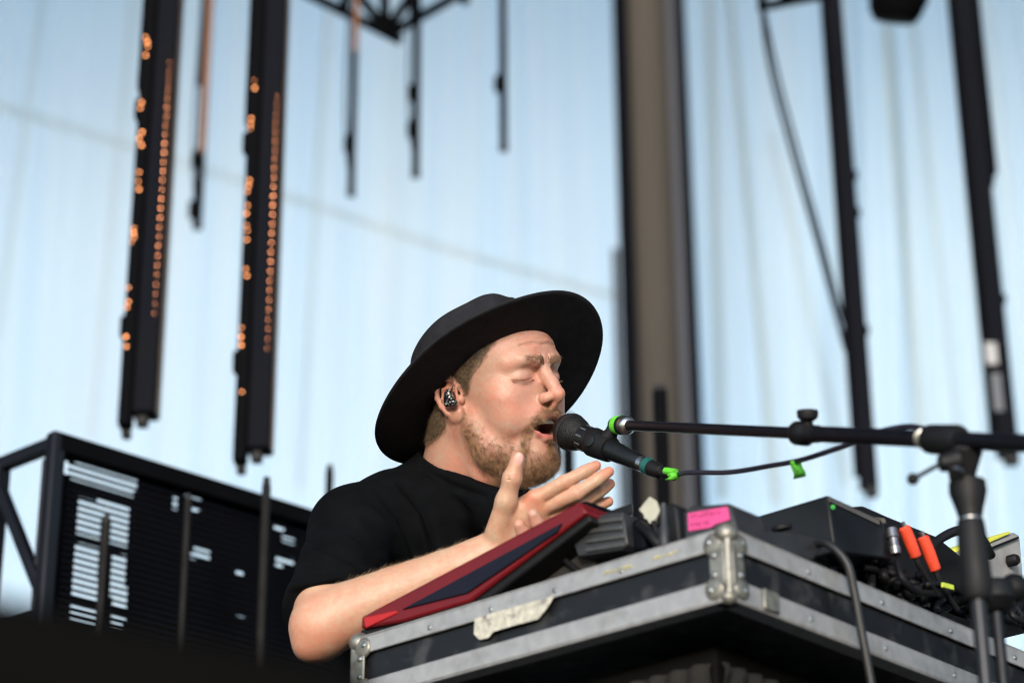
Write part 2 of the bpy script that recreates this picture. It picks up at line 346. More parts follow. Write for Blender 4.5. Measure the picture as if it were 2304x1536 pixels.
SKIN = np.array((.485, .300, .232))
def build_head():
    g = Field((-100, -118, -200), (102, 140, 140), 1.25)
    # cranium and face mass
    g.ell((0, -6, 44), (75, 97, 84))
    g.ell((0, 26, 44), (63, 68, 56), 22)
    g.ell((0, 30, -18), (59, 58, 74), 24)
    g.ell((44, 54, -10), (20, 22, 17), 22, sym=True)               # cheekbones
    g.ell((40, 50, -38), (20, 26, 26), 20, sym=True)               # cheeks
    g.cap((56, 4, -40), (50, 22, -78), 16, 15, 20, sym=True)       # ramus and jaw corner
    g.cap((50, 22, -76), (16, 56, -98), 16, 15, 22, sym=True)     # jaw body
    g.ell((0, 61, -97), (22, 18, 16), 14)                         # chin
    g.ell((0, 34, -92), (40, 42, 25), 24)                          # floor of the mouth
    g.ell((0, 66, -44), (34, 31, 23), 18)                          # upper jaw
    g.ell((0, 60, -75), (29, 23, 20), 16)                          # lower jaw
    g.path([(2, 90, 36), (16, 91, 33), (32, 84, 35), (46, 70, 32)], [5.5, 6.6, 6.2, 4.5], 12, sym=True)   # brow ridge
    g.ell((30, 95, 14), (15, 11, 10), 10, 's', sym=True)           # eye sockets
    g.ell((12, 92, 16), (6, 7, 9), 6, 's', sym=True)               # inner corner
    g.ell((30.5, 73.2, 13), (15, 14.4, 12.6), 4.0, sym=True)       # closed lids over the eyeball
    # nose
    g.path([(0, 91, 26), (0, 96, 14), (0, 104, 0), (0, 109, -12)], [6.5, 6.5, 7.5, 8.5], 9)
    g.ell((0, 111, -16), (9.6, 10.5, 9.2), 6)
    g.ell((12.0, 99, -19), (7.4, 10, 8.0), 5, sym=True)
    g.cap((0, 112, -22), (0, 98, -32), 4.5, 5, 4)
    g.ell((10.0, 101, -27.5), (4.6, 6.8, 4.8), 1.4, 's', sym=True)    # nostrils
    # lips and open mouth
    g.path([(26, 79, -51), (16, 89, -43.5), (6, 96.5, -39.5), (0, 96.5, -40.5)], [3.2, 4.6, 5.2, 5], 3, sym=True)
    g.path([(26, 79, -52), (18, 82, -64), (8, 85.5, -70.5), (0, 86.5, -71.5)], [3.2, 4.8, 6.0, 6.2], 3, sym=True)
    g.ell((0, 80, -56), (20, 27, 12.0), 3, 's')
    g.ell((17, 80, -54), (9, 14, 6.5), 3, 's', sym=True)
    g.ell((0, 92, -37), (2.6, 9, 6), 3, 's')                       # philtrum
    g.ell((0, 94, -81), (16, 7, 4.5), 5, 's')                        # crease above the chin
    # lid crease, lash line, frown lines
    g.path([(17, 84.5, 10), (24, 86.2, 7.5), (33, 86, 6), (42, 80, 7), (47, 74, 9)], [1.2, 1.3, 1.3, 1.2, .8], 1.6, 's', sym=True)
    
    g.path([(5, 96, 27), (6, 98.5, 42)], [1.8, 1.0], 2.5, 's', sym=True); g.path([(11, 97, 33), (13, 97, 41)], [1.0, .6], 2.5, 's', sym=True)
    for zz in (54, 64): g.path([(0, 96.5, zz), (18, 94.5, zz + 2), (34, 86, zz)], [.3, .4, .2], 5, 's', sym=True)
    g.path([(48, 72, 4), (58, 62, 8)], [.9, .5], 2, 's', sym=True); g.path([(48, 72, 1), (58, 62, -3)], [.9, .5], 2, 's', sym=True)
    # ear
    for sx in (1, -1):
        def E(y, z, x=0): return (sx * (76 + x - .28 * y), y - 7, z)
        g.path([E(10, 4, -4), E(8, 14, -2), E(2, 23), E(-7, 27, 1), E(-16, 24, 2), E(-21, 14, 2.5), E(-22, 2, 2.5), E(-18, -10, 2), E(-11, -20, 1)], [2.5, 3, 3.3, 3.5, 3.6, 3.5, 3.4, 3.2, 3.5], 2.5)
        g.ell(E(-5, 2, -3), (5.5, 16, 25), 3, rot=[[1, .28 * sx, 0], [-.28 * sx, 1, 0], [0, 0, 1]])
        g.ell(E(1, -23, -1.5), (5.5, 10.5, 10.5), 5)
        g.path([E(-2, 18, 1), E(-12, 12, 2), E(-14, 0, 2), E(-10, -12, 1)], [2, 2.6, 2.6, 2.2], 2.5)
        g.ell(E(-1, -3, 3), (6, 8, 12), 2.5, 's')
        g.ell(E(-1, 16, 3), (3, 5, 5), 2, 's')
        g.ell(E(9, -4, -2), (5, 4.5, 6), 3)
    # neck
    n0 = c2h(C(1066, 950, 3.31)); n1 = c2h(C(1060, 1030, 3.33)); n2 = c2h(C(1035, 1130, 3.36)); n3 = c2h(C(1005, 1200, 3.38))
    g.path([n0, n1, n2, n3], [58, 60, 66, 70], 18)
    g.path([(60, -18, -18), tuple(c2h(C(1085, 1070, 3.265))), tuple(c2h(C(1090, 1120, 3.29)))], [9, 9, 8], 18)   # sternomastoid
    g.ell(tuple(c2h(C(1150, 1072, 3.27))), (30, 30, 18), 26)
    v, f = g.mesh(1)
    # the hair and scalp are pressed down inside the crown of the hat
    hc_ = C(1102, 863, 3.30); nh = np.array((-.407, .735, -.54)); nh /= np.linalg.norm(nh); fh = HF - nh * (HF @ nh); fh /= np.linalg.norm(fh); sh_ = np.cross(fh, nh)
    q = (HO + (v @ HM) * .001 - hc_) * 1000; x, y, z = q @ sh_, q @ fh, q @ nh; up = z > 3
    z2 = np.where(z > 45, 45 + (z - 45) * .22, z); r = np.sqrt((x / 76) ** 2 + (y / 96) ** 2); lim = .95 * np.sqrt(np.clip(1 - (np.clip(z2 - 30, 0, 99) / 62) ** 2, .02, 1)); lim = lim + np.clip(1 - (z - 3) / 8, 0, 1) * .12
    s = np.where(up & (r > lim), lim / np.maximum(r, 1e-6), 1); q2 = (np.outer(x * s, sh_) + np.outer(y * s, fh) + np.outer(np.where(up, z2, z), nh)) * .001 + hc_
    v = np.where(up[:, None], ((q2 - HO) @ HM.T) * 1000, v)
    n = vnormals(v, f); ax = np.abs(v[:, 0:1]) * np.array([[1, 0, 0]]) + v * np.array([[0, 1, 1]])
    col = np.tile(SKIN, (len(v), 1))
    red = .55 * gau(ax, (38, 72, -24), (24, 30, 20)) + .75 * gau(ax, (0, 112, -18), (16, 16, 14)) + .7 * gau(ax, (82, -10, 0), (12, 26, 40)) \
        + .35 * gau(ax, (0, 92, 55), (40, 30, 22)) + .5 * gau(v, c2h(C(1080, 1060, 3.25)), (45, 45, 40)) + .35 * gau(ax, (16, 88, 8), (10, 14, 8))
    red = np.clip(red, 0, 1)[:, None]
    col = col * (1 - red) + col * np.array((1.07, .74, .68)) * red
    lid = np.clip(.6 * gau(ax, (30, 84, 14), (16, 14, 10)), 0, 1)[:, None]; col = col * (1 - lid) + np.array((.42, .22, .18)) * lid
    du, _ = seg_dist(ax, [(25, 81, -51), (16, 90, -45), (6, 98, -41.5), (0, 98, -42.5)]); dl, _ = seg_dist(ax, [(25, 81, -52), (18, 85, -64), (8, 88, -69), (0, 89, -70)])
    lip = np.clip(1 - (np.minimum(du, dl - 1) - 3.4) / 2.0, 0, 1) * (v[:, 1] > 78); lip = lip[:, None]; col = col * (1 - lip) + np.array((.43, .17, .15)) * lip
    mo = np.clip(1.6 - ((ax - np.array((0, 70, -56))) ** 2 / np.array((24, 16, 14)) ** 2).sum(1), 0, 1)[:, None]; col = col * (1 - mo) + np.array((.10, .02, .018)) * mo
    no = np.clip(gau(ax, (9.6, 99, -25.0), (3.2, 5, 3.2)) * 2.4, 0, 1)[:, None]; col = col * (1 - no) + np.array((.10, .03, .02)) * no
    # stubbly skin under the beard
    db = beard_weight(v)[:, None]; col = col * (1 - .42 * db) + np.array((.22, .11, .06)) * .42 * db
    return v, f, n, col

JAW = [(70, 4, -22), (68, 6, -46), (60, 18, -76), (42, 38, -98), (18, 58, -108), (0, 68, -110)]
def beard_weight(v):
    a = np.stack([np.abs(v[:, 0]), v[:, 1], v[:, 2]], 1)
    d, t = seg_dist(a, JAW)
    wj = np.clip(1.25 - d / np.interp(t, [0, 1, 2, 3, 5], [9, 17, 27, 30, 27]), 0, 1) * np.interp(t, [0, .6, 1.5, 3, 5], [.35, .55, .85, 1, 1])
    bare = gau(a, (21, 76, -79), (11, 16, 11)) + gau(a, (0, 86, -74), (22, 14, 7)) * 1.2 + gau(a, (0, 80, -56), (24, 40, 12)) * 1.5 + .6 * gau(a, (55, 40, -46), (14, 20, 12))
    wj = wj * np.clip(1 - bare, 0, 1)
    d2, _ = seg_dist(a, [(0, 100, -35), (12, 96, -36), (24, 88, -46), (32, 79, -58), (35, 72, -74), (32, 66, -90)])
    wm = np.clip(1.45 - d2 / 6.5, 0, 1) * (v[:, 1] > 55)
    d3, _ = seg_dist(a, [(0, 90, -79), (0, 84, -92)])
    ws = np.clip(1.5 - d3 / 6.5, 0, 1)
    w = np.clip(np.maximum(np.maximum(wj, wm), ws), 0, 1)
    sl = -58 - .35 * (v[:, 1] - 82)                               # keep hair off the mouth opening
    w = w * np.clip(1 - 2.2 * gau(a, (0, 88, -59), (20, 22, 9.5)), 0, 1)
    return w

def scatter(v, f, n, w, count, rng):
    fc = v[f].mean(1); ww = w[f].mean(1)
    area = np.linalg.norm(np.cross(v[f[:, 2]] - v[f[:, 0]], v[f[:, 3]] - v[f[:, 1]]), axis=1)
    p = ww * area; p /= p.sum(); i = rng.choice(len(f), count, p=p)
    b = rng.random((count, 2)); q = f[i]
    pos = (v[q[:, 0]] * ((1 - b[:, 0]) * (1 - b[:, 1]))[:, None] + v[q[:, 1]] * (b[:, 0] * (1 - b[:, 1]))[:, None] + v[q[:, 2]] * (b[:, 0] * b[:, 1])[:, None] + v[q[:, 3]] * ((1 - b[:, 0]) * b[:, 1])[:, None])
    nn = n[q].mean(1); nn /= np.linalg.norm(nn, axis=1)[:, None]
    return pos, nn, ww[i]
def grow(pos, nn, flow, length, curl, k, rng, lift=.35, sag=0.0):
    m = len(pos); t = flow - (flow * nn).sum(1)[:, None] * nn; t /= np.maximum(np.linalg.norm(t, axis=1), 1e-6)[:, None]
    d = t * (1 - lift) + nn * lift + rng.normal(0, .22, (m, 3)); d /= np.linalg.norm(d, axis=1)[:, None]
    out = np.zeros((m, k, 3)); out[:, 0] = pos - nn * .3; cur = out[:, 0].copy(); cv = rng.normal(0, curl, (m, 3)); step = (length / (k - 1))[:, None]
    for j in range(1, k):
        cur = cur + d * step; out[:, j] = cur
        d = d + cv + t * .15 + np.array((0, 0, -sag)) - nn * .05; cv = cv * .6 + rng.normal(0, curl * .7, (m, 3)); d /= np.linalg.norm(d, axis=1)[:, None]
    return out

PX = empty('person', (c2w(C(950, 1200, 3.4))[0], c2w(C(950, 1200, 3.4))[1], 1.25),
           'bearded man in wide brimmed black hat and black shirt singing with eyes closed, hands together', 'person')
skin = skin_material()

def mmC(px, py, d): return C(px, py, d) * 1000
def build_right_arm():
    el = mmC(724, 1406, 3.035); wr = mmC(1116, 1236, 3.05)
    mid = el * .6 + wr * .4; q1 = el * .85 + wr * .15; q2 = el * .3 + wr * .7
    sh = mmC(800, 1175, 3.24)
    pts = [sh, el, wr, mmC(1385, 1040, 3.02)]
    g = Field(np.min(pts, 0) - 75, np.max(pts, 0) + 60, 1.5)
    g.cap(sh, el * .8 + sh * .2, 42, 41)
    g.cap(el * .8 + sh * .2, el, 42, 38, 14)
    g.ell(el + np.array((-3, -9, 0)), (34, 37, 37), 14); g.ell(el + np.array((-16, -27, 14)), (15, 14, 15), 16)
    g.cap(el, q1, 39.5, 40.5, 6); g.cap(q1, mid, 40.5, 34.5, 2); g.cap(mid, q2, 34.5, 27.5, 2)
    hn = np.array((-.55, .35, .76))                     # back of the hand faces here
    g.cap(q2, wr, 27.5, 26, 5, flat=(hn, .84))
    # palm
    K = [mmC(1206, 1122, 3.035), mmC(1222, 1142, 3.040), mmC(1224, 1166, 3.05), mmC(1214, 1190, 3.065)]
    W0 = [wr + np.array((2, 6, 4)), wr + np.array((2, 0, 2)), wr + np.array((2, -6, 0)), wr + np.array((0, -12, -2))]
    for a, b in zip(W0, K): g.cap(a, b, 14.5, 12, 11)
    g.cap(mmC(1135, 1205, 3.05), mmC(1200, 1160, 3.055), 20, 17, 12, flat=(hn, .7))
    # fingers: knuckle, middle joint, end joint, tip
    F_ = [[K[0], mmC(1270, 1085, 3.025), mmC(1314, 1061, 3.03), mmC(1341, 1047, 3.035)],
          [K[1], mmC(1297, 1110, 3.022), mmC(1343, 1080, 3.03), mmC(1370, 1061, 3.038)],
          [K[2], mmC(1300, 1136, 3.04), mmC(1348, 1105, 3.05), mmC(1372, 1088, 3.058)],
          [K[3], mmC(1290, 1166, 3.06), mmC(1340, 1138, 3.06), mmC(1369, 1128, 3.065)]]
    Rr = [[11.2, 9.4, 8.0, 6.8], [11.2, 9.4, 8.1, 7.0], [11, 9.8, 8.4, 7.2], [10, 8.8, 7.8, 6.8]]
    for pts, rr in zip(F_, Rr):
        q = [pts[0], (pts[0] + pts[1]) / 2, pts[1], (pts[1] + pts[2]) / 2, pts[2], pts[2] * .45 + pts[3] * .55, pts[3]]
        g.path(q, [rr[0], rr[0] * .5 + rr[1] * .46, rr[1] * 1.05, rr[1] * .47 + rr[2] * .46, rr[2] * 1.03, rr[2] * .5 + rr[3] * .48, rr[3] * .96], 1.6)
        for c_ in (-2.2, 0, 2.2):
            dd = (pts[2] - pts[1]) / np.linalg.norm(pts[2] - pts[1]); g.cap(pts[1] + dd * c_ + hn * (rr[1] + .6) + np.array((-2, 4, 0)), pts[1] + dd * c_ + hn * (rr[1] + .6) + np.array((2, -4, 0)), .7, .7, 1.2, 's')
            dd = (pts[3] - pts[2]) / np.linalg.norm(pts[3] - pts[2]); g.cap(pts[2] + dd * c_ * .6 + hn * (rr[2] + .5) + np.array((-2, 3, 0)), pts[2] + dd * c_ * .6 + hn * (rr[2] + .5) + np.array((2, -3, 0)), .5, .5, 1, 's')
    g.ell(K[0] + hn * 3, (9, 9, 8), 7); g.ell(K[1] + hn * 3, (9, 9, 8), 7)
    # clefts between the fingers
    g.path([mmC(1236, 1128, 3.022), mmC(1290, 1098, 3.012), mmC(1335, 1072, 3.015)], [1.8, 2.8, 2.8], 1.5, 's')
    g.path([mmC(1262, 1150, 3.03), mmC(1300, 1124, 3.022), mmC(1345, 1098, 3.03)], [1.5, 2.4, 2.4], 1.5, 's')
    # thumb
    T = [mmC(1122, 1196, 3.04), mmC(1139, 1128, 3.025), mmC(1152, 1076, 3.02), mmC(1165, 1032, 3.02)]
    g.path(T, [17, 13, 10.6, 9.0], 7); g.ell(T[2], (11, 10, 10.5), 4)
    g.cap(mmC(1150, 1150, 3.04), mmC(1195, 1130, 3.045), 12, 12, 14, flat=(hn, .6))   # web
    nd = np.array((.12, .1, .98))
    g.ell(T[3] + nd * 6.9 + np.array((0.8, 0, 0)), (6.0, 8.4, 3.4), .5, rot=None)
    # creases over the thumb joint and tendons
    for k_ in (-1.5, 1.5): g.cap(T[2] + nd * 10.4 + np.array((-7, k_ * 1.2, 0)), T[2] + nd * 10.4 + np.array((6, k_ * 1.2 + 1, 0)), 0.9, .7, 1.2, 's')
    for a, b in zip(W0[:3], K[:3]): g.cap(a * .4 + b * .6 + hn * 11, b + hn * 8.5, 2, 2.6, 7)
    v, f = g.mesh(1); n = vnormals(v, f)
    col = np.tile(SKIN * np.array((1.0, 1.07, .98)), (len(v), 1))
    red = .6 * gau(v, el + np.array((-10, -20, 25)), (45, 40, 50)) + .6 * gau(v, K[0] + hn * 8, (12, 12, 12)) + .6 * gau(v, K[1] + hn * 8, (12, 12, 12))
    for pts in F_: red += .8 * gau(v, pts[3] + np.array((5, 3, 0)), (14, 14, 14)) + .3 * gau(v, pts[1], (9, 9, 12))
    red += .35 * gau(v, T[3], (16, 16, 16)); red = np.clip(red, 0, 1)[:, None]
    col = col * (1 - red) + col * np.array((1.08, .72, .66)) * red
    nl = np.clip(5 * gau(v, T[3] + nd * 9.4 + np.array((.8, 0, 0)), (4.2, 5.8, 2.4)), 0, 1)[:, None]; col = col * (1 - nl) + np.array((.66, .44, .40)) * nl
    return v, f, n, col
def build_left_arm():
    sh = mmC(1150, 1200, 3.50); el = mmC(1270, 1400, 3.30); wr = mmC(1168, 1262, 3.14)
    g = Field(np.min([sh, el, wr], 0) - 75, np.max([sh, el, wr, mmC(1360, 1090, 3.1), mmC(1200, 1150, 3.02)], 0) + 70, 1.8)
    g.cap(sh, el, 48, 42); g.cap(el, wr, 40, 26, 14)
    K = [mmC(1262, 1128, 3.10), mmC(1262, 1158, 3.10), mmC(1252, 1184, 3.10), mmC(1236, 1206, 3.10)]
    for b in K: g.cap(wr, b, 17, 12.5, 12)
    g.cap(wr * .6 + K[1] * .4, K[2], 18, 16, 14)
    # straight fingers behind the right hand
    g.path([K[0], mmC(1310, 1102, 3.085), mmC(1345, 1088, 3.085)], [11, 9.5, 7.5], 3)
    g.path([K[1], mmC(1312, 1130, 3.09), mmC(1345, 1116, 3.09)], [11, 9.5, 7.5], 3)
    # two fingertips curling round the lower edge of the right hand
    for tip in (mmC(1199, 1157, 3.004), mmC(1168, 1181, 3.002)):
        base = K[2] if tip[0] > mmC(1190, 1157, 3.02)[0] else K[3]
        m1 = tip * .45 + base * .55 + np.array((3, -22, 6))
        g.path([base, m1, tip + np.array((5, -11, -4)), tip], [10.5, 9, 8.4, 7.2], 3)
        v, f = g.mesh(1); n = vnormals(v, f); col = np.tile(SKIN, (len(v), 1))
    red = np.clip(.9 * gau(v, mmC(1200, 1157, 3.022), (14, 14, 14)) + .9 * gau(v, mmC(1168, 1181, 3.018), (14, 14, 14)), 0, 1)[:, None]
    col = col * (1 - red) + col * np.array((1.05, .62, .55)) * red
    return v, f, n, col
def build_lower(grow_=0, trousers=False):
    g = Field(mmC(600, 1200, 3.6) + np.array((-60, -1750, -250)), mmC(1300, 1090, 3.1) + np.array((80, 0, 160)), 7)
    ch = mmC(975, 1260, 3.40); hip = mmC(985, 1750, 3.52)
    wd = _M.T @ np.array((0, 0, -1.0)); side = HX
    if not trousers: g.cap(ch, hip, 100, 100)
    g.cap(hip - wd * 150 + side * 30, hip + side * 30, 98 + grow_, 106 + grow_, 30); g.cap(hip - wd * 150 - side * 30, hip - side * 30, 98 + grow_, 106 + grow_, 30)
    for s_ in (1, -1):
        h0 = hip + side * 75 * s_; kn = h0 + wd * 420; an = kn + wd * 400
        g.cap(h0, kn, 82 + grow_, 60 + grow_, 40); g.cap(kn, an, 56 + grow_, 40 + grow_ * 2, 20)
        ff = HF - wd * (HF @ wd); ff /= np.linalg.norm(ff); (g.cut(an + wd * 20, wd, 2) if trousers and s_ < 0 else None)
        if not trousers: g.cap(an + wd * 30, an + wd * 35 + ff * 150, 36, 30, 20)
    if trousers: g.cut(hip - wd * 190, -wd, 4)
    v, f = g.mesh(2); return v, f, vnormals(v, f), np.tile(SKIN, (len(v), 1))

hv, hf, hn_, hc = build_head()
parts_ = [(h2w(hv), hf, hc)]
for bld in (build_right_arm, build_left_arm, build_lower):
    v, f, n, c = bld(); parts_.append((c2w(v * .001), f, c))
av = []; af = []; ac = []; o_ = 0
for v, f, c in parts_: av.append(v); af.append(f + o_); ac.append(c); o_ += len(v)
av = np.concatenate(av); af = np.concatenate(af); ac = np.concatenate(ac)
body = make_obj('body', av, af.tolist(), skin, PX); set_colors(body, ac)

# teeth (upper row) 
mb = MB()
for i in range(-5, 6):
    a_ = i * .17; c_ = h2w((math.sin(a_) * 25, 63 + math.cos(a_) * 25, -47.5)); t_ = Vector(h2w((math.sin(a_) * 25 + math.cos(a_), 63 + math.cos(a_) * 25 - math.sin(a_), -47.5)) - c_).normalized()
    up_ = Vector(h2w((0, 0, 1)) - h2w((0, 0, 0))).normalized(); mb.box(c_, (.0043, .003, .009), (t_, up_.cross(t_), up_))
teeth_m = mat('tooth_enamel', (.62, .58, .48), .25, noise=.06, nscale=300)
mb.each('tooth', teeth_m, PX, bevel=.0008)
v, f = (lambda g: (g.ell((0, 64, -68), (17, 22, 5.5)), g.mesh(1))[1])(Field((-24, 34, -80), (24, 94, -56), 1.5))
make_obj('tongue', h2w(v), f.tolist(), mat('tongue_flesh', (.33, .09, .08), .35, noise=.15, nscale=150, bump=.3, bscale=900), PX)

# beard, moustache, eyebrows, lashes, head hair
rng = np.random.default_rng(3)
w_b = beard_weight(hv)
clm = .5 + .25 * np.sin(hv[:, 0] * .55 + 1.5 * np.sin(hv[:, 2] * .31)) + .25 * np.sin(hv[:, 1] * .47 + hv[:, 2] * .62 + 1.3 * np.sin(hv[:, 1] * .2))
w_b = w_b * (.25 + .75 * clm)
pos, nn, ww = scatter(hv, hf, hn_, w_b ** 1.1, 17000, rng)
flow = np.stack([np.sign(pos[:, 0]) * -.1 * np.ones(len(pos)), .25 + 0 * pos[:, 0], -1 + 0 * pos[:, 0]], 1) + rng.normal(0, .35, pos.shape)
swirl = .9 * np.sin(pos[:, 1] * .11 + pos[:, 2] * .07); flow[:, 1] += swirl * (pos[:, 1] < 60)
ln = (6.5 + 7 * np.clip((-pos[:, 2] - 60) / 50, 0, 1)) * rng.uniform(.6, 1.25, len(pos)); ln = np.where(pos[:, 2] > -70, np.where(pos[:, 1] > 75, 6.5, ln), ln)
st = grow(pos, nn, flow, ln, .20, 6, rng, .34)
hm = hair_mat('beard_hair', (.055, .024, .011), (.46, .25, .12), clump=150)
hair_obj('beard', h2w(st.reshape(-1, 3)).reshape(st.shape), np.array((.105, .105, .10, .085, .06, .02)) * .001, hm, PX)
def path_weight(v, pts, r, side=None):
    a = np.stack([np.abs(v[:, 0]), v[:, 1], v[:, 2]], 1); d, t = seg_dist(a, pts); return np.clip(1.3 - d / r, 0, 1)
w_e = path_weight(hv, [(8, 98, 30), (18, 97, 33), (30, 90, 36), (39, 83, 37)], 5.0)
w_e *= (np.abs(hv[:, 0]) < 37)
pos, nn, ww = scatter(hv, hf, hn_, w_e, 1900, rng)
flow = np.stack([np.sign(pos[:, 0]) * .9, -.3 + 0 * pos[:, 0], np.where(np.abs(pos[:, 0]) < 20, .9, .1)], 1)
st = grow(pos, nn, flow, rng.uniform(4.5, 8, len(pos)), .06, 5, rng, .22)
hair_obj('eyebrow', h2w(st.reshape(-1, 3)).reshape(st.shape), np.array((.08, .075, .06, .045, .02)) * .001, hair_mat('brow_hair', (.12, .06, .03), (.36, .22, .12)), PX)
la = []
for s_ in (1, -1):
    lash = catmull([(17, 85.0, 9.5), (24, 87.0, 7.0), (33, 86.6, 5.8), (42, 81, 6.8), (47, 75, 8.5)], 16)
    for p_ in lash[2:]:
        p_ = np.array(p_); p_[0] *= s_; d_ = np.array((s_ * (p_[0] * s_ - 28) * .02, .75, -.55)) + rng.normal(0, .1, 3)
        la.append([p_ + d_ * t + np.array((0, 0, .25 * t * t * .2)) for t in (0, 2, 4, 6)])
la = np.array(la); hair_obj('eyelash', h2w(la.reshape(-1, 3)).reshape(la.shape), np.array((.16, .13, .09, .03)) * .001, hair_mat('lash_hair', (.08, .04, .02), (.16, .08, .04)), PX)
# head hair: temple, sideburn and behind the ear
a_ = np.abs(hv[:, 0])
hairline = np.interp(hv[:, 1], [-110, -60, -30, -12, 12, 30, 48, 70], [-52, -52, -40, 26, -2, 24, 40, 66])
HC = C(1102, 863, 3.30); NH = np.array((-.407, .735, -.54)); NH /= np.linalg.norm(NH)
hz_ = ((HO + (hv @ HM) * .001) - HC) @ NH
w_h = np.clip((hv[:, 2] - hairline) / 16 + .2 * np.sin(hv[:, 1] * 1.1) - .1, 0, 1) * np.clip((a_ - 50) / 8, 0, 1) * (hz_ < .002)
w_h = w_h * np.clip(1 - 3 * gau(np.stack([a_, hv[:, 1], hv[:, 2]], 1), (84, -10, 0), (14, 22, 30)), 0, 1)
pos, nn, ww = scatter(hv, hf, hn_, w_h, 15000, rng)
flow = np.stack([0 * pos[:, 0], -.75 + 0 * pos[:, 0], -.65 + 0 * pos[:, 0]], 1)
st = grow(pos, nn, flow, rng.uniform(5, 15, len(pos)), .07, 5, rng, .14)
hair_obj('hair', h2w(st.reshape(-1, 3)).reshape(st.shape), np.array((.085, .085, .075, .06, .02)) * .001, hair_mat('head_hair', (.02, .012, .008), (.32, .22, .13), clump=220), PX)
# fine hair on the forearm
ra_v, ra_f, ra_n, _ = build_right_arm(); px_a = 1152 - ra_v[:, 0] / ra_v[:, 2] * FPX; py_a = 768 + ra_v[:, 1] / ra_v[:, 2] * FPX
sg_, tg_ = seg_dist(ra_v, [mmC(724, 1406, 3.035), mmC(1116, 1236, 3.05)])
w_a = ((sg_ < 50) & (tg_ > .14) & (px_a > 690) & (px_a < 1110) & (py_a > 1190)) * np.clip((1110 - px_a) / 120, 0, 1) * np.clip((px_a - 660) / 90, 0, 1)
pos, nn, ww = scatter(ra_v, ra_f, ra_n, w_a.astype(float), 2600, rng)
ed = (mmC(1116, 1236, 3.05) - mmC(724, 1406, 3.035)); ed /= np.linalg.norm(ed)
st = grow(pos, nn, np.tile(ed * .8 + np.array((0, -.5, .1)), (len(pos), 1)), rng.uniform(6, 12, len(pos)), .08, 5, rng, .25)
hair_obj('arm_hair', c2w(st.reshape(-1, 3) * .001).reshape(st.shape), np.array((.045, .045, .04, .03, .01)) * .001, hair_mat('fine_blond_hair', (.35, .22, .12), (.6, .42, .26)), PX)

# ---- hat
felt = mat('black_felt', (.015, .015, .018), .9, spec=.15, noise=.25, nscale=60, bump=.5, bscale=600)
NH = np.array((-.407, .735, -.54)); NH /= np.linalg.norm(NH)
FH = HF - NH * (HF @ NH); FH /= np.linalg.norm(FH); SH = np.cross(FH, NH)       # SH: towards the near side
HC = C(1102, 863, 3.30) 
def hat_pt(x, y, z): return HC + (SH * x + FH * y + NH * z) * .001
na = 96
def ring(a_side, a_front, z, n=na): return [(math.cos(2 * math.pi * k / n) * a_side, math.sin(2 * math.pi * k / n) * a_front, z) for k in range(n)]
def brim_z(u, ang):              # u 0..1 from crown to rim
    front = max(math.sin(ang), 0); side = abs(math.cos(ang)); back = max(-math.sin(ang), 0)
    return 7 * front ** 2 * u ** 1.6 - 8 * side ** 2 * u + 6 * back * u ** 2 + 3.2 * math.sin(3 * ang + 1) * u + 1.2 * math.sin(5 * ang) * u
rings = []
IS, IF = 80, 102
def rr_(u, ang, off=0): 
    s_ = IS + (163 - IS) * u; f_ = IF + (180 - IF) * u
    return (math.cos(ang) * s_, math.sin(ang) * f_, brim_z(u, ang) + off)
nb = 14
for i in range(nb + 1): rings.append([rr_(i / nb, 2 * math.pi * k / na, -1.1) for k in range(na)])          # underside going outwards
for i in range(nb, -1, -1): rings.append([rr_(i / nb, 2 * math.pi * k / na, 1.1) for k in range(na)])       # upper side coming in
def crown(u, ang, s=1.0):        # u 0 bottom .. 1 top centre
    if u < .62:
        q = u / .62; rs = IS + 1 - 6 * q; rf = IF + 1 - 9 * q; z = 1 + 80 * q
    else:
        q = (u - .62) / .38; rs = (IS - 5) * math.cos(q * math.pi / 2) ** .8; rf = (IF - 8) * math.cos(q * math.pi / 2) ** .8; z = 81 + 19 * math.sin(q * math.pi / 2)
    x, y = math.cos(ang) * rs, math.sin(ang) * rf
    z -= 19 * math.exp(-(x / 16) ** 2) * max(0, (u - .55) / .45) ** .5 * (1 - .3 * y / 90)      # lengthwise crease
    if u > .3: x *= 1 - .14 * math.exp(-((y - 62) / 26) ** 2) * min((u - .3) / .3, 1)              # front pinch
    return (x, y, z)
for i in range(1, 25): rings.append([crown(i / 24, 2 * math.pi * k / na) for k in range(na)])
vs = [hat_pt(*p) for r_ in rings for p in r_]; fs = []
for i in range(len(rings) - 1):
    for k in range(na): fs.append((i * na + k, (i + 1) * na + k, (i + 1) * na + (k + 1) % na, i * na + (k + 1) % na))
# inner lining
base = len(vs)
for i in range(10): vs += [hat_pt(*(np.array(crown(i / 9 * .9, 2 * math.pi * k / na)) * np.array((.97, .97, .96)) + np.array((0, 0, -1.1)))) for k in range(na)]
for i in range(9):
    for k in range(na): fs.append((base + i * na + k, base + i * na + (k + 1) % na, base + (i + 1) * na + (k + 1) % na, base + (i + 1) * na + k))
hat = empty('hat', (0, 0, 0)); hat.parent = PX; hat.location = Vector(c2w(HC)) - PX.location
ho = make_obj('brim_and_crown', c2w(np.array(vs)), fs, felt, hat)
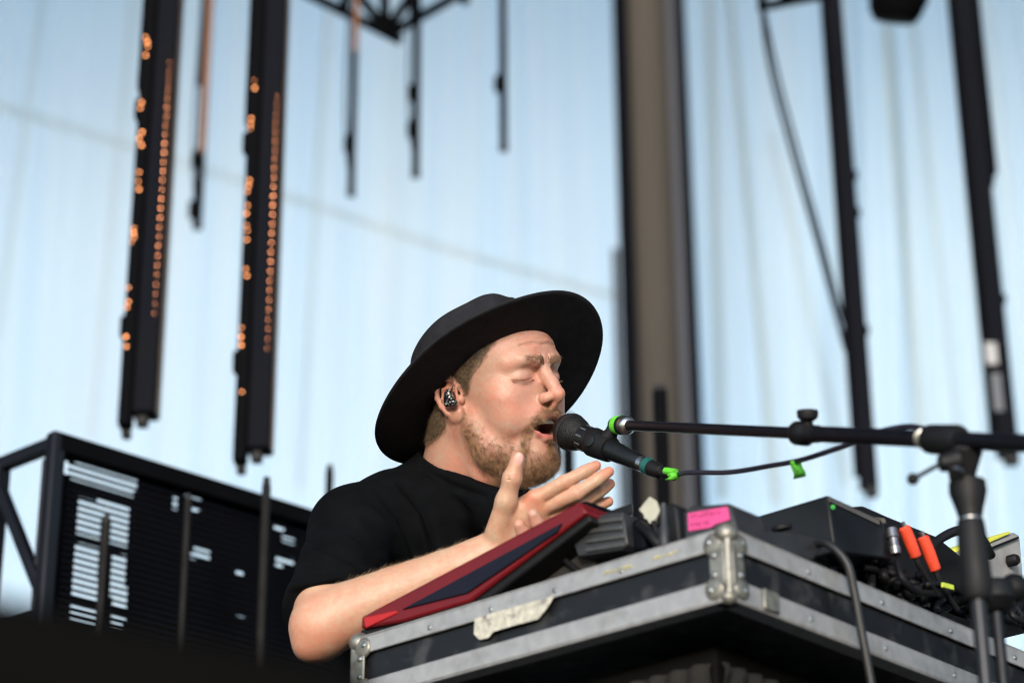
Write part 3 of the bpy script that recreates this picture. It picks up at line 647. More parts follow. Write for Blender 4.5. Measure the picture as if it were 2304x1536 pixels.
# ribbon round the crown
vs = []; fs = []
for j, z_ in enumerate((0.02, .06, .12, .18, .22)): vs += [hat_pt(*(np.array(crown(z_, 2 * math.pi * k / na)) * np.array((1.012, 1.01, 1)) + np.array((0, 0, 1.5)))) for k in range(na)]
for j in range(4):
    for k in range(na): fs.append((j * na + k, (j + 1) * na + k, (j + 1) * na + (k + 1) % na, j * na + (k + 1) % na))
make_obj('hat_band', c2w(np.array(vs)), fs, mat('hat_ribbon', (.004, .004, .005), .5, noise=.2, nscale=200, bump=.4, bscale=900), hat)

# ---- shirt
def build_shirt():
    g = Field(mmC(600, 1600, 3.3) + np.array((-60, -190, -320)), mmC(1300, 960, 3.3) + np.array((60, 60, 480)), 2.4)
    nb_ = mmC(1030, 1130, 3.36); ch = mmC(960, 1290, 3.38); be = mmC(965, 1640, 3.47)
    shR = mmC(800, 1196, 3.24); shL = mmC(1150, 1195, 3.50); el = mmC(724, 1406, 3.035); elL = mmC(1270, 1400, 3.30)
    el = mmC(722, 1406, 3.035)
    g.cap(ch, be, 128, 140); g.cap(ch + HX * 70, ch - HX * 70, 105, 105, 50); g.cap(ch + HX * 60 + np.array((0, 50, 0)), ch - HX * 60 + np.array((0, 50, 0)), 90, 90, 40)
    g.cap(nb_ + np.array((-10, -4, 0)), shR, 66, 58, 40); g.cap(nb_, shL, 66, 60, 45)
    g.cap(shR, el * .84 + shR * .16, 60, 55, 24); g.cap(el * .84 + shR * .16, el * .985 + shR * .015, 55, 49, 10)
    g.cap(shL, elL * .8 + shL * .2, 60, 52, 30)
    # stand-up collar
    c0 = mmC(1052, 1060, 3.335); c1 = mmC(1030, 1125, 3.36); g.cap(c0, c1, 69, 80, 26)
    g.cap(mmC(1085, 1100, 3.30), mmC(1120, 1125, 3.27), 52, 55, 24)
    # cut collar opening and sleeve end
    a = c0 - c1; 
    cn = np.cross(mmC(1106, 1091, 3.25) - mmC(968, 1026, 3.33), mmC(1190, 1098, 3.33) - mmC(968, 1026, 3.33)); cn = cn / np.linalg.norm(cn)
    if cn[1] < 0: cn = -cn
    p0 = mmC(968, 1026, 3.33)
    sl, X, Y, Z = g.sub(mmC(900, 1150, 3.3) - np.array((0, 0, 200)), mmC(1300, 950, 3.3) + np.array((0, 0, 200)))
    g.op(sl, -((X - p0[0]) * cn[0] + (Y - p0[1]) * cn[1] + (Z - p0[2]) * cn[2]), 2, 's')
    g.path([tuple(mmC(1060, 985, 3.315)), tuple(mmC(1052, 1060, 3.335)), tuple(mmC(1035, 1110, 3.355))], [62, 63.5, 62], 5, 's')
    # sleeve mouth: hollow it round the arm
    hem = el - shR; hem = hem / np.linalg.norm(hem) + np.array((.05, .10, 0)); hem /= np.linalg.norm(hem); hp = el - hem * 24
    sl, X, Y, Z = g.sub(mmC(560, 1620, 2.9) - np.array((20, 0, 170)), mmC(850, 1200, 2.95) + np.array((0, 0, 130)))
    g.op(sl, -((X - hp[0]) * hem[0] + (Y - hp[1]) * hem[1] + (Z - hp[2]) * hem[2]), 3, 's')
    wd = _M.T @ np.array((0, 0, -1.0)); g.cut(mmC(955, 1700, 3.46) + wd * 20, wd, 5)
    v, f = g.mesh(3); n = vnormals(v, f)
    # folds: ridges and furrows pressed along lines seen on the cloth
    px = 1152 - v[:, 0] / v[:, 2] * FPX; py = 768 + v[:, 1] / v[:, 2] * FPX; q = np.stack([px, py, 0 * px], 1); front = np.clip(n[:, 2] * 2, 0, 1); disp = np.zeros(len(v))
    fo = [([(668, 1212), (740, 1236), (830, 1262), (880, 1300)], 11, -5.5), ([(655, 1228), (735, 1258), (820, 1290)], 12, 5), ([(690, 1165), (790, 1185), (870, 1240), (905, 1300)], 13, -6), ([(720, 1130), (830, 1150), (900, 1210), (930, 1290)], 12, 4),
          ([(850, 1100), (905, 1160), (935, 1240), (940, 1300)], 12, -5), ([(905, 1085), (960, 1150), (985, 1230)], 13, -5), ([(880, 1090), (935, 1160), (960, 1240)], 11, 4), ([(650, 1300), (720, 1285), (800, 1275)], 10, -4), ([(655, 1320), (720, 1308), (790, 1288)], 8, 3),
          ([(1000, 1100), (1050, 1160), (1070, 1230)], 12, -4), ([(770, 1090), (810, 1075), (850, 1064)], 10, -4), ([(950, 1052), (1010, 1092), (1090, 1116)], 8, -4.5)]
    for pts, w, a in fo:
        d, t = seg_dist(q, [(x, y, 0) for x, y in pts]); disp += 1.5 * a * np.exp(-(d / w) ** 2) * front * np.clip(np.sin((t + .15) / (len(pts) - 1 + .3) * math.pi), 0, 1) ** .6
    disp = np.clip(disp, -5, 7); v = v + n * disp[:, None]; return c2w(v * .001), f
cloth = mat('black_cotton', (.0036, .0040, .0048), .95, spec=.05, noise=.25, nscale=30, bump=.6, bscale=900)
v, f = build_shirt(); make_obj('shirt', v, f.tolist(), cloth, PX)
v, f, _, _ = build_lower(10, True); make_obj('trousers', c2w(v * .001), f.tolist(), mat('dark_denim', (.008, .009, .013), .9, spec=.1, noise=.3, nscale=25, bump=.6, bscale=500), PX)
wd = _M.T @ np.array((0, 0, -1.0)); ff = HF - wd * (HF @ wd); ff /= np.linalg.norm(ff); hip = mmC(985, 1750, 3.52)
for s_ in (1, -1):
    an = hip + HX * 75 * s_ + wd * 820; g = Field(an - 230, an + 230, 4); g.cap(an - wd * 20, an + wd * 60, 47, 50, 10); g.cap(an + wd * 62, an + wd * 66 + ff * 165, 44, 40, 30); g.cut(an + wd * 92, wd, 6)
    v, f = g.mesh(2); make_obj('boot', c2w(v * .001), f.tolist(), mat('boot_leather', (.008, .007, .006), .4, noise=.2, nscale=30) if s_ > 0 else bpy.data.materials['boot_leather'], PX)
# ------------------------------------------------------------------ setting
ground = MB().box((0, 200, -.05), (3000, 3000, .1)).build('ground', mat('dry_ground', (.16, .15, .12), .95, noise=.3, nscale=.3)); tag(ground, 'dry trampled ground around the stage', None, kind='structure')
stage = MB().box((0, 9.6, .625), (22, 17.8, 1.25)).build('stage_floor', mat('stage_deck', (.02, .02, .022), .6, noise=.3, nscale=3)); tag(stage, 'black stage deck', None, kind='structure')

def curtain_mat():
    m = bpy.data.materials.new('gauze'); m.use_nodes = True; t = m.node_tree
    for n in list(t.nodes): t.nodes.remove(n)
    out = t.nodes.new('ShaderNodeOutputMaterial'); mx = t.nodes.new('ShaderNodeMixShader'); tr = t.nodes.new('ShaderNodeBsdfTransparent')
    m2 = t.nodes.new('ShaderNodeMixShader'); m2.inputs[0].default_value = .6
    df = t.nodes.new('ShaderNodeBsdfDiffuse'); tl = t.nodes.new('ShaderNodeBsdfTranslucent')
    tc = t.nodes.new('ShaderNodeTexCoord')
    uv = t.nodes.new('ShaderNodeUVMap'); uv.uv_map = 'UVMap'
    def streak(sx, sz, det):
        mp = t.nodes.new('ShaderNodeMapping'); mp.inputs['Scale'].default_value = (sx, sz, 1); t.links.new(uv.outputs[0], mp.inputs[0])
        n = t.nodes.new('ShaderNodeTexNoise'); n.inputs['Scale'].default_value = 1; n.inputs['Detail'].default_value = det; t.links.new(mp.outputs[0], n.inputs['Vector']); return n
    a = streak(7, .12, 3); b = streak(1.6, .08, 1)
    s = t.nodes.new('ShaderNodeMath'); s.operation = 'ADD'; t.links.new(a.outputs[0], s.inputs[0]); t.links.new(b.outputs[0], s.inputs[1])
    r = t.nodes.new('ShaderNodeMapRange'); r.inputs[1].default_value = .75; r.inputs[2].default_value = 1.3; r.inputs[3].default_value = .66; r.inputs[4].default_value = .84
    t.links.new(s.outputs[0], r.inputs[0])
    cr = t.nodes.new('ShaderNodeValToRGB'); e = cr.color_ramp.elements; e[0].position = .35; e[0].color = (.72, .86, .91, 1); e[1].position = .65; e[1].color = (.87, .95, .97, 1)
    sc_ = t.nodes.new('ShaderNodeMath'); sc_.operation = 'MULTIPLY'; sc_.inputs[1].default_value = .5; t.links.new(s.outputs[0], sc_.inputs[0]); t.links.new(sc_.outputs[0], cr.inputs[0])
    t.links.new(cr.outputs[0], df.inputs[0]); t.links.new(cr.outputs[0], tl.inputs[0])
    t.links.new(df.outputs[0], m2.inputs[1]); t.links.new(tl.outputs[0], m2.inputs[2])
    t.links.new(r.outputs[0], mx.inputs[0]); t.links.new(tr.outputs[0], mx.inputs[1]); t.links.new(m2.outputs[0], mx.inputs[2]); t.links.new(mx.outputs[0], out.inputs[0])
    return m
NX, NZ = 560, 26
vs = []; fs = []; uvs = []
rc = random.Random(5); ph = [(rc.uniform(3, 20), rc.uniform(0, 6.28), rc.uniform(.2, 1)) for _ in range(9)]
for j in range(NZ + 1):
    z = 1.3 + 12.0 * j / NZ; g_ = 1 - .5 * j / NZ
    for i in range(NX + 1):
        x = -11 + 22 * i / NX
        right = min(max((x - .9) / .5, 0), 1)                    # looser, deeper folds right of the tower
        lean = right * (z - 6) * .035 * math.sin(x * 1.7)
        d = sum(a * math.sin(k * (x + lean * (1 + .2 * k / 10)) + p) for k, p, a in ph) * (.018 + .075 * right) * (.6 + .6 * g_)
        vs.append((x, 16 + d, z)); uvs.append((x + lean * 1.5 + (z * .02 * math.sin(x * 3)), z))
for j in range(NZ):
    for i in range(NX): a = j * (NX + 1) + i; fs.append((a, a + 1, a + NX + 2, a + NX + 1))
cu = make_obj('stage_curtain', vs, fs, curtain_mat(), origin=(0, 16, 1.3))
ul = cu.data.uv_layers.new(name='UVMap'); li = np.zeros(len(cu.data.loops), np.int32); cu.data.loops.foreach_get('vertex_index', li)
ul.data.foreach_set('uv', np.array(uvs, np.float32)[li].ravel())
tag(cu, 'pale blue gauze backdrop hanging in vertical folds behind the stage', 'curtain')

blk = mat('black_powder_coat', (.0016, .0018, .0026), .8, spec=.06, noise=.25, nscale=12, bump=.2, bscale=300)
nav = mat('black_anodised', (.0022, .0028, .0058), .7, spec=.08, noise=.25, nscale=8)
rubber = mat('black_rubber', (.004, .004, .005), .6, spec=.3, noise=.2, nscale=40)
steel = mat('worn_steel', (.45, .44, .42), .33, metal=1, noise=.25, nscale=60)
wirem = mat('steel_wire', (.025, .05, .065), .5)

# taut line behind the gauze
tag(MB().tube([on_y(-60, 222, 17.2), on_y(500, 395, 17.2), on_y(1000, 560, 17.2), on_y(1500, 700, 17.2)], .026, 8).build('guy_wire', wirem, smooth=True), 'thin taut cable sagging diagonally behind the gauze, left of the tower', 'cable')

# ---- unseen roof and side panels, added to keep sky light off the stage
roof = MB().box((0, 7.2, 13.8), (23, 16, .5)).build('added_shade_roof', mat('roof_black', (.01, .01, .01), .9)); tag(roof, 'dark roof slab added out of view to block sky light', None, kind='structure')
for s_ in (-1, 1):
    wg = MB().box((s_ * 9.5, 9.5, 6.9), (.15, 12, 11.3)).build('added_shade_wing', mat('wing_black', (.01, .01, .01), .9)); tag(wg, 'black side panel added out of view to block sky light', None, kind='structure')
# ---- tower
def tower():
    d = 12.5; z0, z1 = 1.25, 13.5
    b = on_y(1492, 1140, 11.6); x0 = b.x; y0 = 11.6; w = .42
    t = empty('support_tower', (x0, y0, z0), 'tall square tower wrapped in brown grey cloth behind the microphone', 'tower')
    cl = mat('brown_tower_cloth', (.058, .052, .046), .9, noise=.25, nscale=1.2, stretch=(1, 1, .25), bump=.4, bscale=40)
    gr = mat('grey_tower_cloth', (.06, .066, .085), .85, noise=.2, nscale=2, stretch=(1, 1, .2))
    MB().cyl((x0 - .005, y0, z0), (x0 - .005, y0, z1), .125, n=40).build('cloth_wrap', cl, t)
    MB().box((x0 + .135, y0 + .04, (z0 + z1) / 2), (.05, .22, z1 - z0)).build('side_wrap', gr, t, bevel=.01)
    MB().cyl((x0 - .145, y0 - .06, z0), (x0 - .145, y0 - .06, z1), .045, n=18).build('leg', nav, t)
    MB().cyl((x0 + .19, y0, z0), (x0 + .19, y0, z1), .034, n=18).build('leg', nav, t)
    MB().cyl((x0 - .205, y0 + .1, z0), (x0 - .205, y0 + .1, z0 + 6.3), .018, n=14).build('cable_bundle', gr, t)
    m = MB()
    for k in range(14):
        z = z0 + .5 + k * .95; m.cyl((x0 - .155, y0 + .2, z), (x0 + .19, y0 + .2, z + .45), .018, n=8)
    m.each('brace', nav, t)
tower()

for (a, b, rad, lab) in (((98, -20), (-6, 760), .016, 'leftmost thin rope behind the gauze, crossing the upper left corner'), ((300, -20), (205, 985), .017, 'thin rope behind the gauze just left of the leftmost light column'), ((738, -20), (676, 1100), .017, 'thin rope behind the gauze between the thick column and the middle light sticks'),
                (( 1595, -20), (1625, 1120), .035, 'soft rope behind the gauze directly right of the tower'), ((1640, -20), (1745, 1130), .035, 'rope behind the gauze between the tower and the slack cable'), ((1735, 300), (1905, 1090), .022, 'slanting rope running beside the slack black cable'),
                ((1995, 60), (2075, 1000), .040, 'wide soft rope behind the gauze under the moving head lamp'), ((2052, 40), (2160, 1000), .02, 'thin pale rope right of the moving head lamp')):
    tag(MB().cyl(on_y(*a, 16.9), on_y(*b, 16.9), rad, n=8).build('rope', mat('pale_rope', (.03, .075, .10), .8) if 'pale_rope' not in bpy.data.materials else bpy.data.materials['pale_rope'], smooth=True), lab, 'rope', 'ropes hanging behind the gauze backdrop')
# ---- hanging light columns
def glow_mat(name, col, s):
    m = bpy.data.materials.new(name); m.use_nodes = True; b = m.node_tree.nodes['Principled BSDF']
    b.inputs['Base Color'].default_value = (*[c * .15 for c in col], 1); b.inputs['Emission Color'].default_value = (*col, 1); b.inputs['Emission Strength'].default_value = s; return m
amber = glow_mat('amber_lamp', (1.0, .36, .15), 8.0); amber_dim = glow_mat('amber_glow', (.52, .19, .06), .20)
amber2 = glow_mat('amber_side_glint', (1.0, .36, .13), 2.6)
copper = mat('copper_sheen', (.10, .05, .016), .5, metal=.3, noise=.3, nscale=30)
def vline(px, py, d): return P(px, py, d)
def fat_column(px, py, d, label, seed, hang=.0):
    r_ = random.Random(seed); b = P(px, py, d); w = 86 / FPX * d; H = 4.6 + hang; t = empty('light_column', b, label, 'light column', 'long black light columns hanging over the stage')
    MB().box((b.x + w * .15, b.y, b.z + H / 2 + .03), (w * .62, w * .7, H)).build('housing', nav, t, bevel=.004)
    MB().box((b.x + w * .46, b.y + .01, b.z + H / 2 + .035), (w * .07, w * .5, H)).build('edge_trim', copper, t)
    MB().box((b.x - w * .31, b.y - .02, b.z + H / 2 - .005), (w * .36, w * .5, H)).build('back_rail', blk, t, bevel=.006)
    MB().box((b.x - w * .47, b.y, b.z + H * .5 + .435), (w * .26, w * .46, H - .87)).build('side_box', blk, t, bevel=.004)
    MB().box((b.x - w * .30, b.y - .052, b.z + H * .5 + .76), (w * .19, .02, H - 1.52)).build('amber_glow_strip', amber_dim, t)  # orange streak along the rail, faint glow put into its material
    m = MB()
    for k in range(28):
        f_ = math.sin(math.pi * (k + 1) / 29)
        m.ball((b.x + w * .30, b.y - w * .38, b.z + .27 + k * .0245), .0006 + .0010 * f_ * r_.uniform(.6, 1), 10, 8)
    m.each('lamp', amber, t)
    m = MB()  # irregular amber glints, put in as tiny glowing balls
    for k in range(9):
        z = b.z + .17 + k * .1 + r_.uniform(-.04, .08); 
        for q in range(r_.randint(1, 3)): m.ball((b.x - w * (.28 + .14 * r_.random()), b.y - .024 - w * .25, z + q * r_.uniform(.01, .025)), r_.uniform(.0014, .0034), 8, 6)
    m.each('side_glint', amber2, t)
    m = MB()
    for z in (.05, .62, 1.1): m.box((b.x - w * .52, b.y, b.z + z + .2), (.02, .03, .05))
    m.each('clamp', blk, t, bevel=.004)
    m = MB().box((b.x - w * .30, b.y, b.z - .012), (w * .24, w * .3, .02)).box((b.x + w * .1, b.y, b.z + .02), (w * .3, w * .3, .03)); m.each('end_cap', rubber, t, bevel=.004)
    return t
fat_column(311, 965, 5.4, 'thick black light column with amber dots, leftmost, ending above the slatted screen', 1)
fat_column(569, 1045, 5.4, 'thick black light column with amber dots, just right of a thin short one', 2)
def thin_column(px, py, wpx, d, label, tape=True, knob=None, cable=None, extra=None):
    b = P(px, py, d); w = wpx / FPX * d; H = 5.5; w *= 1.2; t = empty('light_stick', b, label, 'light stick', 'thin black light sticks hanging over the stage')
    MB().box((b.x, b.y, b.z + H / 2), (w, w, H)).build('tube', blk, t, bevel=.003)
    MB().box((b.x, b.y, b.z - .004), (w * 1.12, w * 1.12, .02)).build('end_cap', rubber, t, bevel=.003)
    if tape: MB().box((b.x + w * .2, b.y - w * .55, b.z + tape + 2), (w * .5, .006, 4)).build('amber_glow_strip', amber_dim, t)  # orange streak on the stick, drawn as a faintly emissive strip
    if knob:
        m = MB()
        for k in knob: m.box((b.x - w * .75, b.y, b.z + k), (w * .8, w * .6, .07))
        m.each('clamp', blk, t, bevel=.006)
    if cable:
        m = MB().tube(catmull([(b.x - w * .5, b.y, b.z + .1), (b.x - w * 1.1, b.y, b.z + .35), (b.x - w * .9, b.y, b.z + .8), (b.x - w * .7, b.y, b.z + 1.5)], 6), .004, 6); m.build('cable', nav, t)
    if extra: MB().box((b.x - w * .6, b.y, b.z + extra + 2), (w * .6, w * .6, 4)).build('side_box', blk, t, bevel=.003)
thin_column(444, 506, 16, 8.4, 'thin black light stick between the two thick columns', .28, (.06, .26), True, .56)
thin_column(790, 433, 14, 8.6, 'thin light stick under the truss corner, longest of the middle three', .58, (.2,), True)
thin_column(935, 390, 15, 8.6, 'thin light stick right of the truss corner with a cable beside it', 0, (.18, .33), True)
thin_column(1133, 331, 15, 8.6, 'thin light stick nearest the tower, shortest of all', 0, (.26,))
def side_column(px, py, w_px, d, label, second=None, tags=False):
    b = P(px, py, d); w = w_px / FPX * d; H = 5; t = empty('light_column', b, label, 'light column', 'long black light columns hanging over the stage')
    MB().box((b.x, b.y, b.z + H / 2), (w * .72, w * .6, H)).build('housing', nav, t, bevel=.005)
    MB().box((b.x - w * .42, b.y + .01, b.z + H / 2 + .05), (w * .2, w * .5, H)).build('back_rail', blk, t, bevel=.004)
    MB().box((b.x + w * .1, b.y, b.z - .01), (w * .5, w * .5, .03)).build('end_cap', rubber, t, bevel=.004)
    m = MB()
    for z in (.55, .98, 1.12): m.box((b.x + w * .42, b.y, b.z + z), (w * .14, .03, .025))
    m.each('clamp', blk, t, bevel=.003)
    if second: MB().box((b.x + w * .52, b.y + .02, b.z + second + 2), (w * .34, w * .5, 4)).build('side_box', blk, t, bevel=.005)
    if tags:
        MB().box((b.x - w * .30, b.y - w * .33, b.z + .345), (w * .42, .004, .075)).build('white_tag', mat('white_tag_paper', (.33, .33, .34), .6, noise=.1), t)
        MB().box((b.x - w * .22, b.y - w * .33, b.z + .21), (w * .34, .004, .13)).build('grey_tag', mat('grey_tag_plastic', (.07, .075, .09), .4), t)
side_column(1955, 1100, 56, 7.6, 'plain thick light column hanging behind the microphone boom')
side_column(2268, 1028, 64, 7.6, 'thick light column at the right edge with a white tag', 1.02, True)

# ---- overhead truss, right hand truss arm, moving light
def truss(bars, name, label, rad=.022):
    t = empty(name, P(*bars[0][0]), label, 'truss')
    for a, b in bars: MB().cyl(P(*a), P(*b), rad, n=10).build('bar', blk, t)
    return t
D_ = 9.0
truss([((660, -30, D_), (903, 92, D_)), ((875, 78, D_), (1100, -50, D_ + .3)), ((868, 78, D_), (862, -60, D_)), ((770, 30, D_), (790, -60, D_)), ((935, 40, D_), (925, -60, D_)), ((870, 70, D_), (960, -60, D_ + .2)),
       ((870, 70, D_), (770, -60, D_ + .2)), ((1035, -14, D_ + .2), (1052, 8, D_ + .2))], 'lighting_truss', 'corner of a black lighting truss at the top edge of the picture', .02)
truss([((1716, -40, 8), (1714, 22, 8)), ((1712, 16, 8), (1860, -12, 7.8)), ((1760, 8, 8), (1790, -60, 8)), ((1800, 0, 8), (1830, -60, 8))], 'truss_arm', 'short black truss arm beside the column behind the boom', .016)
t = empty('cable', P(1716, 10, 8), 'long black cables hanging in a slack curve from the truss arm to the column', 'cable')
MB().tube(catmull([P(1712, 5, 7.9), P(1732, 150, 7.9), P(1775, 320, 7.9), P(1840, 550, 7.8), P(1904, 790, 7.7)], 8), .0075, 8).build('cable_strand', nav, t)
MB().tube(catmull([P(1716, 10, 7.9), P(1748, 160, 7.9), P(1795, 340, 7.9), P(1850, 545, 7.85), P(1898, 725, 7.8)], 8), .006, 8).build('cable_strand', nav, t)
t = empty('moving_light', P(2015, 20, 8), 'rounded black moving head lamp hanging at the top edge, right of centre', 'stage light')
m = MB(); m.lathe(P(2030, -90, 8), P(2012, 52, 8) - P(2030, -90, 8), [(0, .07), (.02, .09), (.12, .095), (.17, .09), (.205, .07), (.21, .01)], 24); m.build('head', blk, t)
m = MB().box(P(1978, -20, 8), (.05, .09, .12)).box(P(2078, -30, 8), (.02, .06, .14)); m.each('yoke_arm', blk, t, bevel=.01)

# ---- slatted screen with frame, left
def screen():
    c = P(128, 972, 4.45); c.z -= .022; zc = c.z; far = on_z(690, 1168, zc); lf = on_z(2, 1046, zc)
    u = (far - c); u.z = 0; u.normalize(); w_ = (lf - c); w_.z = 0; w_.normalize(); nrm = Vector((u.y, -u.x, 0))
    if nrm.y > 0: nrm = -nrm
    t = empty('slatted_screen', Vector((c.x, c.y, 1.25)), 'black slatted video screen seen from behind its frame, lower left, light showing through gaps', 'screen')
    L = (far - c).length * 1.55
    up = Vector((0, 0, 1)); H = zc - 1.26
    # louvres
    m = MB(); pitch = .0126; n = int(min(H, 1.1) / pitch)
    for k in range(n):
        z = zc - .03 - k * pitch; a = c + u * .03; a.z = z; b = c + u * L; b.z = z; m.bar(a, b, .004, .0050)
    m.build('louvre', nav, t)
    # backing with openings
    hold = [[(142, 1033), (310, 1064), (303, 1122), (140, 1068)], [(173, 1111), (291, 1142), (289, 1185), (229, 1172), (228, 1213), (168, 1200)], [(250, 1176), (290, 1185), (287, 1231), (249, 1222)],
            [(165, 1219), (225, 1235), (221, 1359), (159, 1343)], [(250, 1243), (287, 1252), (283, 1375), (248, 1363)], [(155, 1359), (223, 1375), (221, 1417), (155, 1402)], [(250, 1384), (282, 1392), (276, 1425), (248, 1414)],
            [(388, 1118), (404, 1122), (402, 1146), (386, 1142)], [(430, 1106), (460, 1113), (458, 1124), (428, 1118)], [(428, 1132), (450, 1138), (448, 1158), (426, 1152)], [(412, 1102), (424, 1104), (424, 1114), (412, 1112)],
            [(432, 1230), (474, 1240), (472, 1262), (430, 1254)], [(532, 1278), (552, 1283), (550, 1296), (530, 1291)], [(532, 1374), (550, 1379), (548, 1390), (530, 1385)], [(616, 1178), (644, 1186), (642, 1196), (614, 1190)],
            [(634, 1205), (665, 1212), (662, 1224), (632, 1217)], [(618, 1250), (662, 1258), (658, 1278), (616, 1270)]]
    def inside(x, y, q):
        c_ = False
        for i in range(len(q)):
            x1, y1 = q[i]; x2, y2 = q[i - 1]
            if (y1 > y) != (y2 > y) and x < (x2 - x1) * (y - y1) / (y2 - y1) + x1: c_ = not c_
        return c_
    s = .0068; vs = []; fs = []; ids = {}
    back = -nrm * .03
    def vid(i, j):
        if (i, j) not in ids: ids[(i, j)] = len(vs); p = c + u * (i * s) + back; vs.append((p.x, p.y, zc - j * s))
        return ids[(i, j)]
    for i in range(int(L / s)):
        for j in range(int(H / s)):
            p = c + u * ((i + .5) * s) + back; q = w2c((p.x, p.y, zc - (j + .5) * s)); px = 1152 - q[0] / q[2] * FPX; py = 768 + q[1] / q[2] * FPX
            if j * s < 1.2 and any(inside(px, py, h) for h in hold): continue
            fs.append((vid(i, j), vid(i, j + 1), vid(i + 1, j + 1), vid(i + 1, j)))
    o = make_obj('backing', vs, fs, mat('screen_back', (.003, .003, .004), .8, spec=.1), t, smooth=False)
    md = o.modifiers.new('solid', 'SOLIDIFY'); md.thickness = .004; md.offset = 0
    def post(off, w, h, m_=blk, name='frame_post', top=0, ext=0): p = c + u * off; MB().box((p.x, p.y, (zc + top + 1.25) / 2), (w, h, zc + top - 1.25)).build(name, m_, t, bevel=.003)
    MB().bar(c + up * .0, c + u * L, .035, .035).build('top_rail', blk, t, bevel=.003)
    fr = mat('navy_frame', (.005, .006, .010), .5, spec=.25, noise=.2, nscale=10)
    MB().box((c.x, c.y, (zc + 1.27) / 2), (.030, .030, zc - 1.23), (u, nrm, up)).build('frame_post', fr, t, bevel=.006)
    MB().box((lf.x, lf.y, (zc + 1.25) / 2), (.03, .03, zc - 1.25), (u, nrm, up)).build('frame_post', fr, t, bevel=.004)
    md_ = (c + lf) / 2 + w_ * -.03
    MB().box((md_.x + .02, md_.y, (zc - .02 + 1.25) / 2), (.02, .02, zc - 1.27)).build('frame_post', fr, t, bevel=.003)
    MB().bar(c, lf + w_ * .2, .022, .026).build('side_rail', fr, t, bevel=.003)
    a = lf.copy(); a.z = zc - .04; b = c.copy(); b.z = zc - .30; MB().bar(a, b, .02, .02).build('brace', fr, t, bevel=.002)
    a = lf + w_ * .2; a.z = zc - .335; b = c.copy(); b.z = zc - .33; MB().bar(a, b, .02, .022).build('side_rail', fr, t, bevel=.002)
    a = lf.copy(); a.z = zc - .36; b = c.copy(); b.z = zc - .62; MB().bar(a, b, .02, .02).build('brace', fr, t, bevel=.002)
    return c, u, nrm, zc
sc_c, sc_u, sc_n, sc_z = screen()
br = mat('brown_black_post', (.0025, .002, .0017), .7, spec=.2, noise=.2)
for (px, py, d, w, lab) in ((600, 1088, 4.62, 19, 'dark brown post in front of the slatted screen, behind the singer\'s shoulder'), (742, 1058, 5.6, 17, 'short black post top above the singer\'s shoulder'),
                            (424, 1125, 4.42, 16, 'dark post in front of the slatted screen between its two lit patches'), (239, 1175, 4.36, 18, 'dark post in front of the lit openings of the slatted screen'),
                            (1277, 942, 6.0, 26, 'black post top right behind the microphone head'), (1484, 880, 5.5, 32, 'tall black post in front of the tower, right of the microphone')):
    p = P(px, py, d); w_ = w / FPX * d
    o = empty('stage_post', (p.x, p.y, 1.25), lab, 'post')
    MB().box((p.x, p.y, (p.z + 1.25) / 2), (w_, w_, p.z - 1.25)).build('upright', blk if px > 650 else br, o, bevel=.003)
    MB().box((p.x, p.y, p.z + .004), (w_ * .8, w_ * .8, .02)).build('top_cap', rubber, o, bevel=.003)

# ---- speaker cabinet in the foreground
def sidefill():
    d = 1.0; a = P(-500, 1225, d); b = P(820, 1500, d * 1.03)
    u = b - a; dep = Vector((0, -.35, 0)); t = empty('stage_monitor', ((a.x + b.x) / 2, (a.y + b.y) / 2, 1.25), 'black monitor speaker on the stage edge, out of focus in the lower left corner', 'speaker')
    poly = [a, b, Vector((b.x + .03, b.y, b.z - .05)), Vector((b.x + .03, b.y, 1.25)), Vector((a.x, a.y, 1.25))]
    MB().prism(poly, Vector((0, .22, 0))).build('cabinet', mat('speaker_paint', (.0016, .0014, .0012), .8, spec=.05, noise=.2, nscale=20, bump=.4, bscale=400), t, bevel=.008)
    q = [p + Vector((0, -.004, 0)) for p in (a + Vector((.03, 0, -.04)), b + Vector((-.04, 0, -.04)), Vector((b.x - .02, b.y, 1.29)), Vector((a.x + .03, a.y, 1.29)))]
    MB().prism(q, Vector((0, .003, 0))).build('grille', mat('speaker_grille', (.002, .0018, .0016), .8, spec=.05, bump=1, bscale=1500), t)
sidefill()
# ------------------------------------------------------------------ flight case table
TOPZ = P(1635, 1190, 2.60).z
C1 = P(1635, 1190, 2.60); CL = on_z(800, 1440, TOPZ)
uA = (C1 - CL).normalized(); uB = Vector((-uA.y, uA.x, 0)); UP = Vector((0, 0, 1))
if uB.y < 0: uB = -uB
LA = (C1 - CL).length; LB = 1.35
def onp(px, py, pt, n):
    v = Vector(c2w(C(px, py, 1.0))) - CAM; return CAM + v * ((pt - CAM).dot(n) / v.dot(n))
def pA(px, py, ins=0.0): return onp(px, py, C1 + uB * ins, uB)      # plane of the left face, moved inwards
def pB(px, py, ins=0.0): return onp(px, py, C1 - uA * ins, uA)      # plane of the right face, moved inwards
alu = mat('worn_aluminium', (.33, .33, .335), .52, metal=.4, noise=.12, nscale=70, dirt=(.16, .15, .13), dirtw=.35, bump=.25, bscale=120)
lam = mat('black_laminate', (.006, .0065, .0085), .45, spec=.3, noise=.2, nscale=50, bump=.3, bscale=500, dirt=(.06, .06, .06), dirtw=.6)
zinc = mat('zinc_corner', (.24, .23, .20), .48, metal=.7, noise=.25, nscale=90, bump=.4, bscale=150, dirt=(.10, .08, .05), dirtw=.7)
TH = .078
fc = empty('flight_case', CL + uA * (LA / 2) + uB * (LB / 2) - UP * TH, 'shallow black flight case with scuffed aluminium edges used as a table for the gear', 'flight case')
ctr = CL + uA * (LA / 2) + uB * (LB / 2)
AX = (uA, uB, UP)
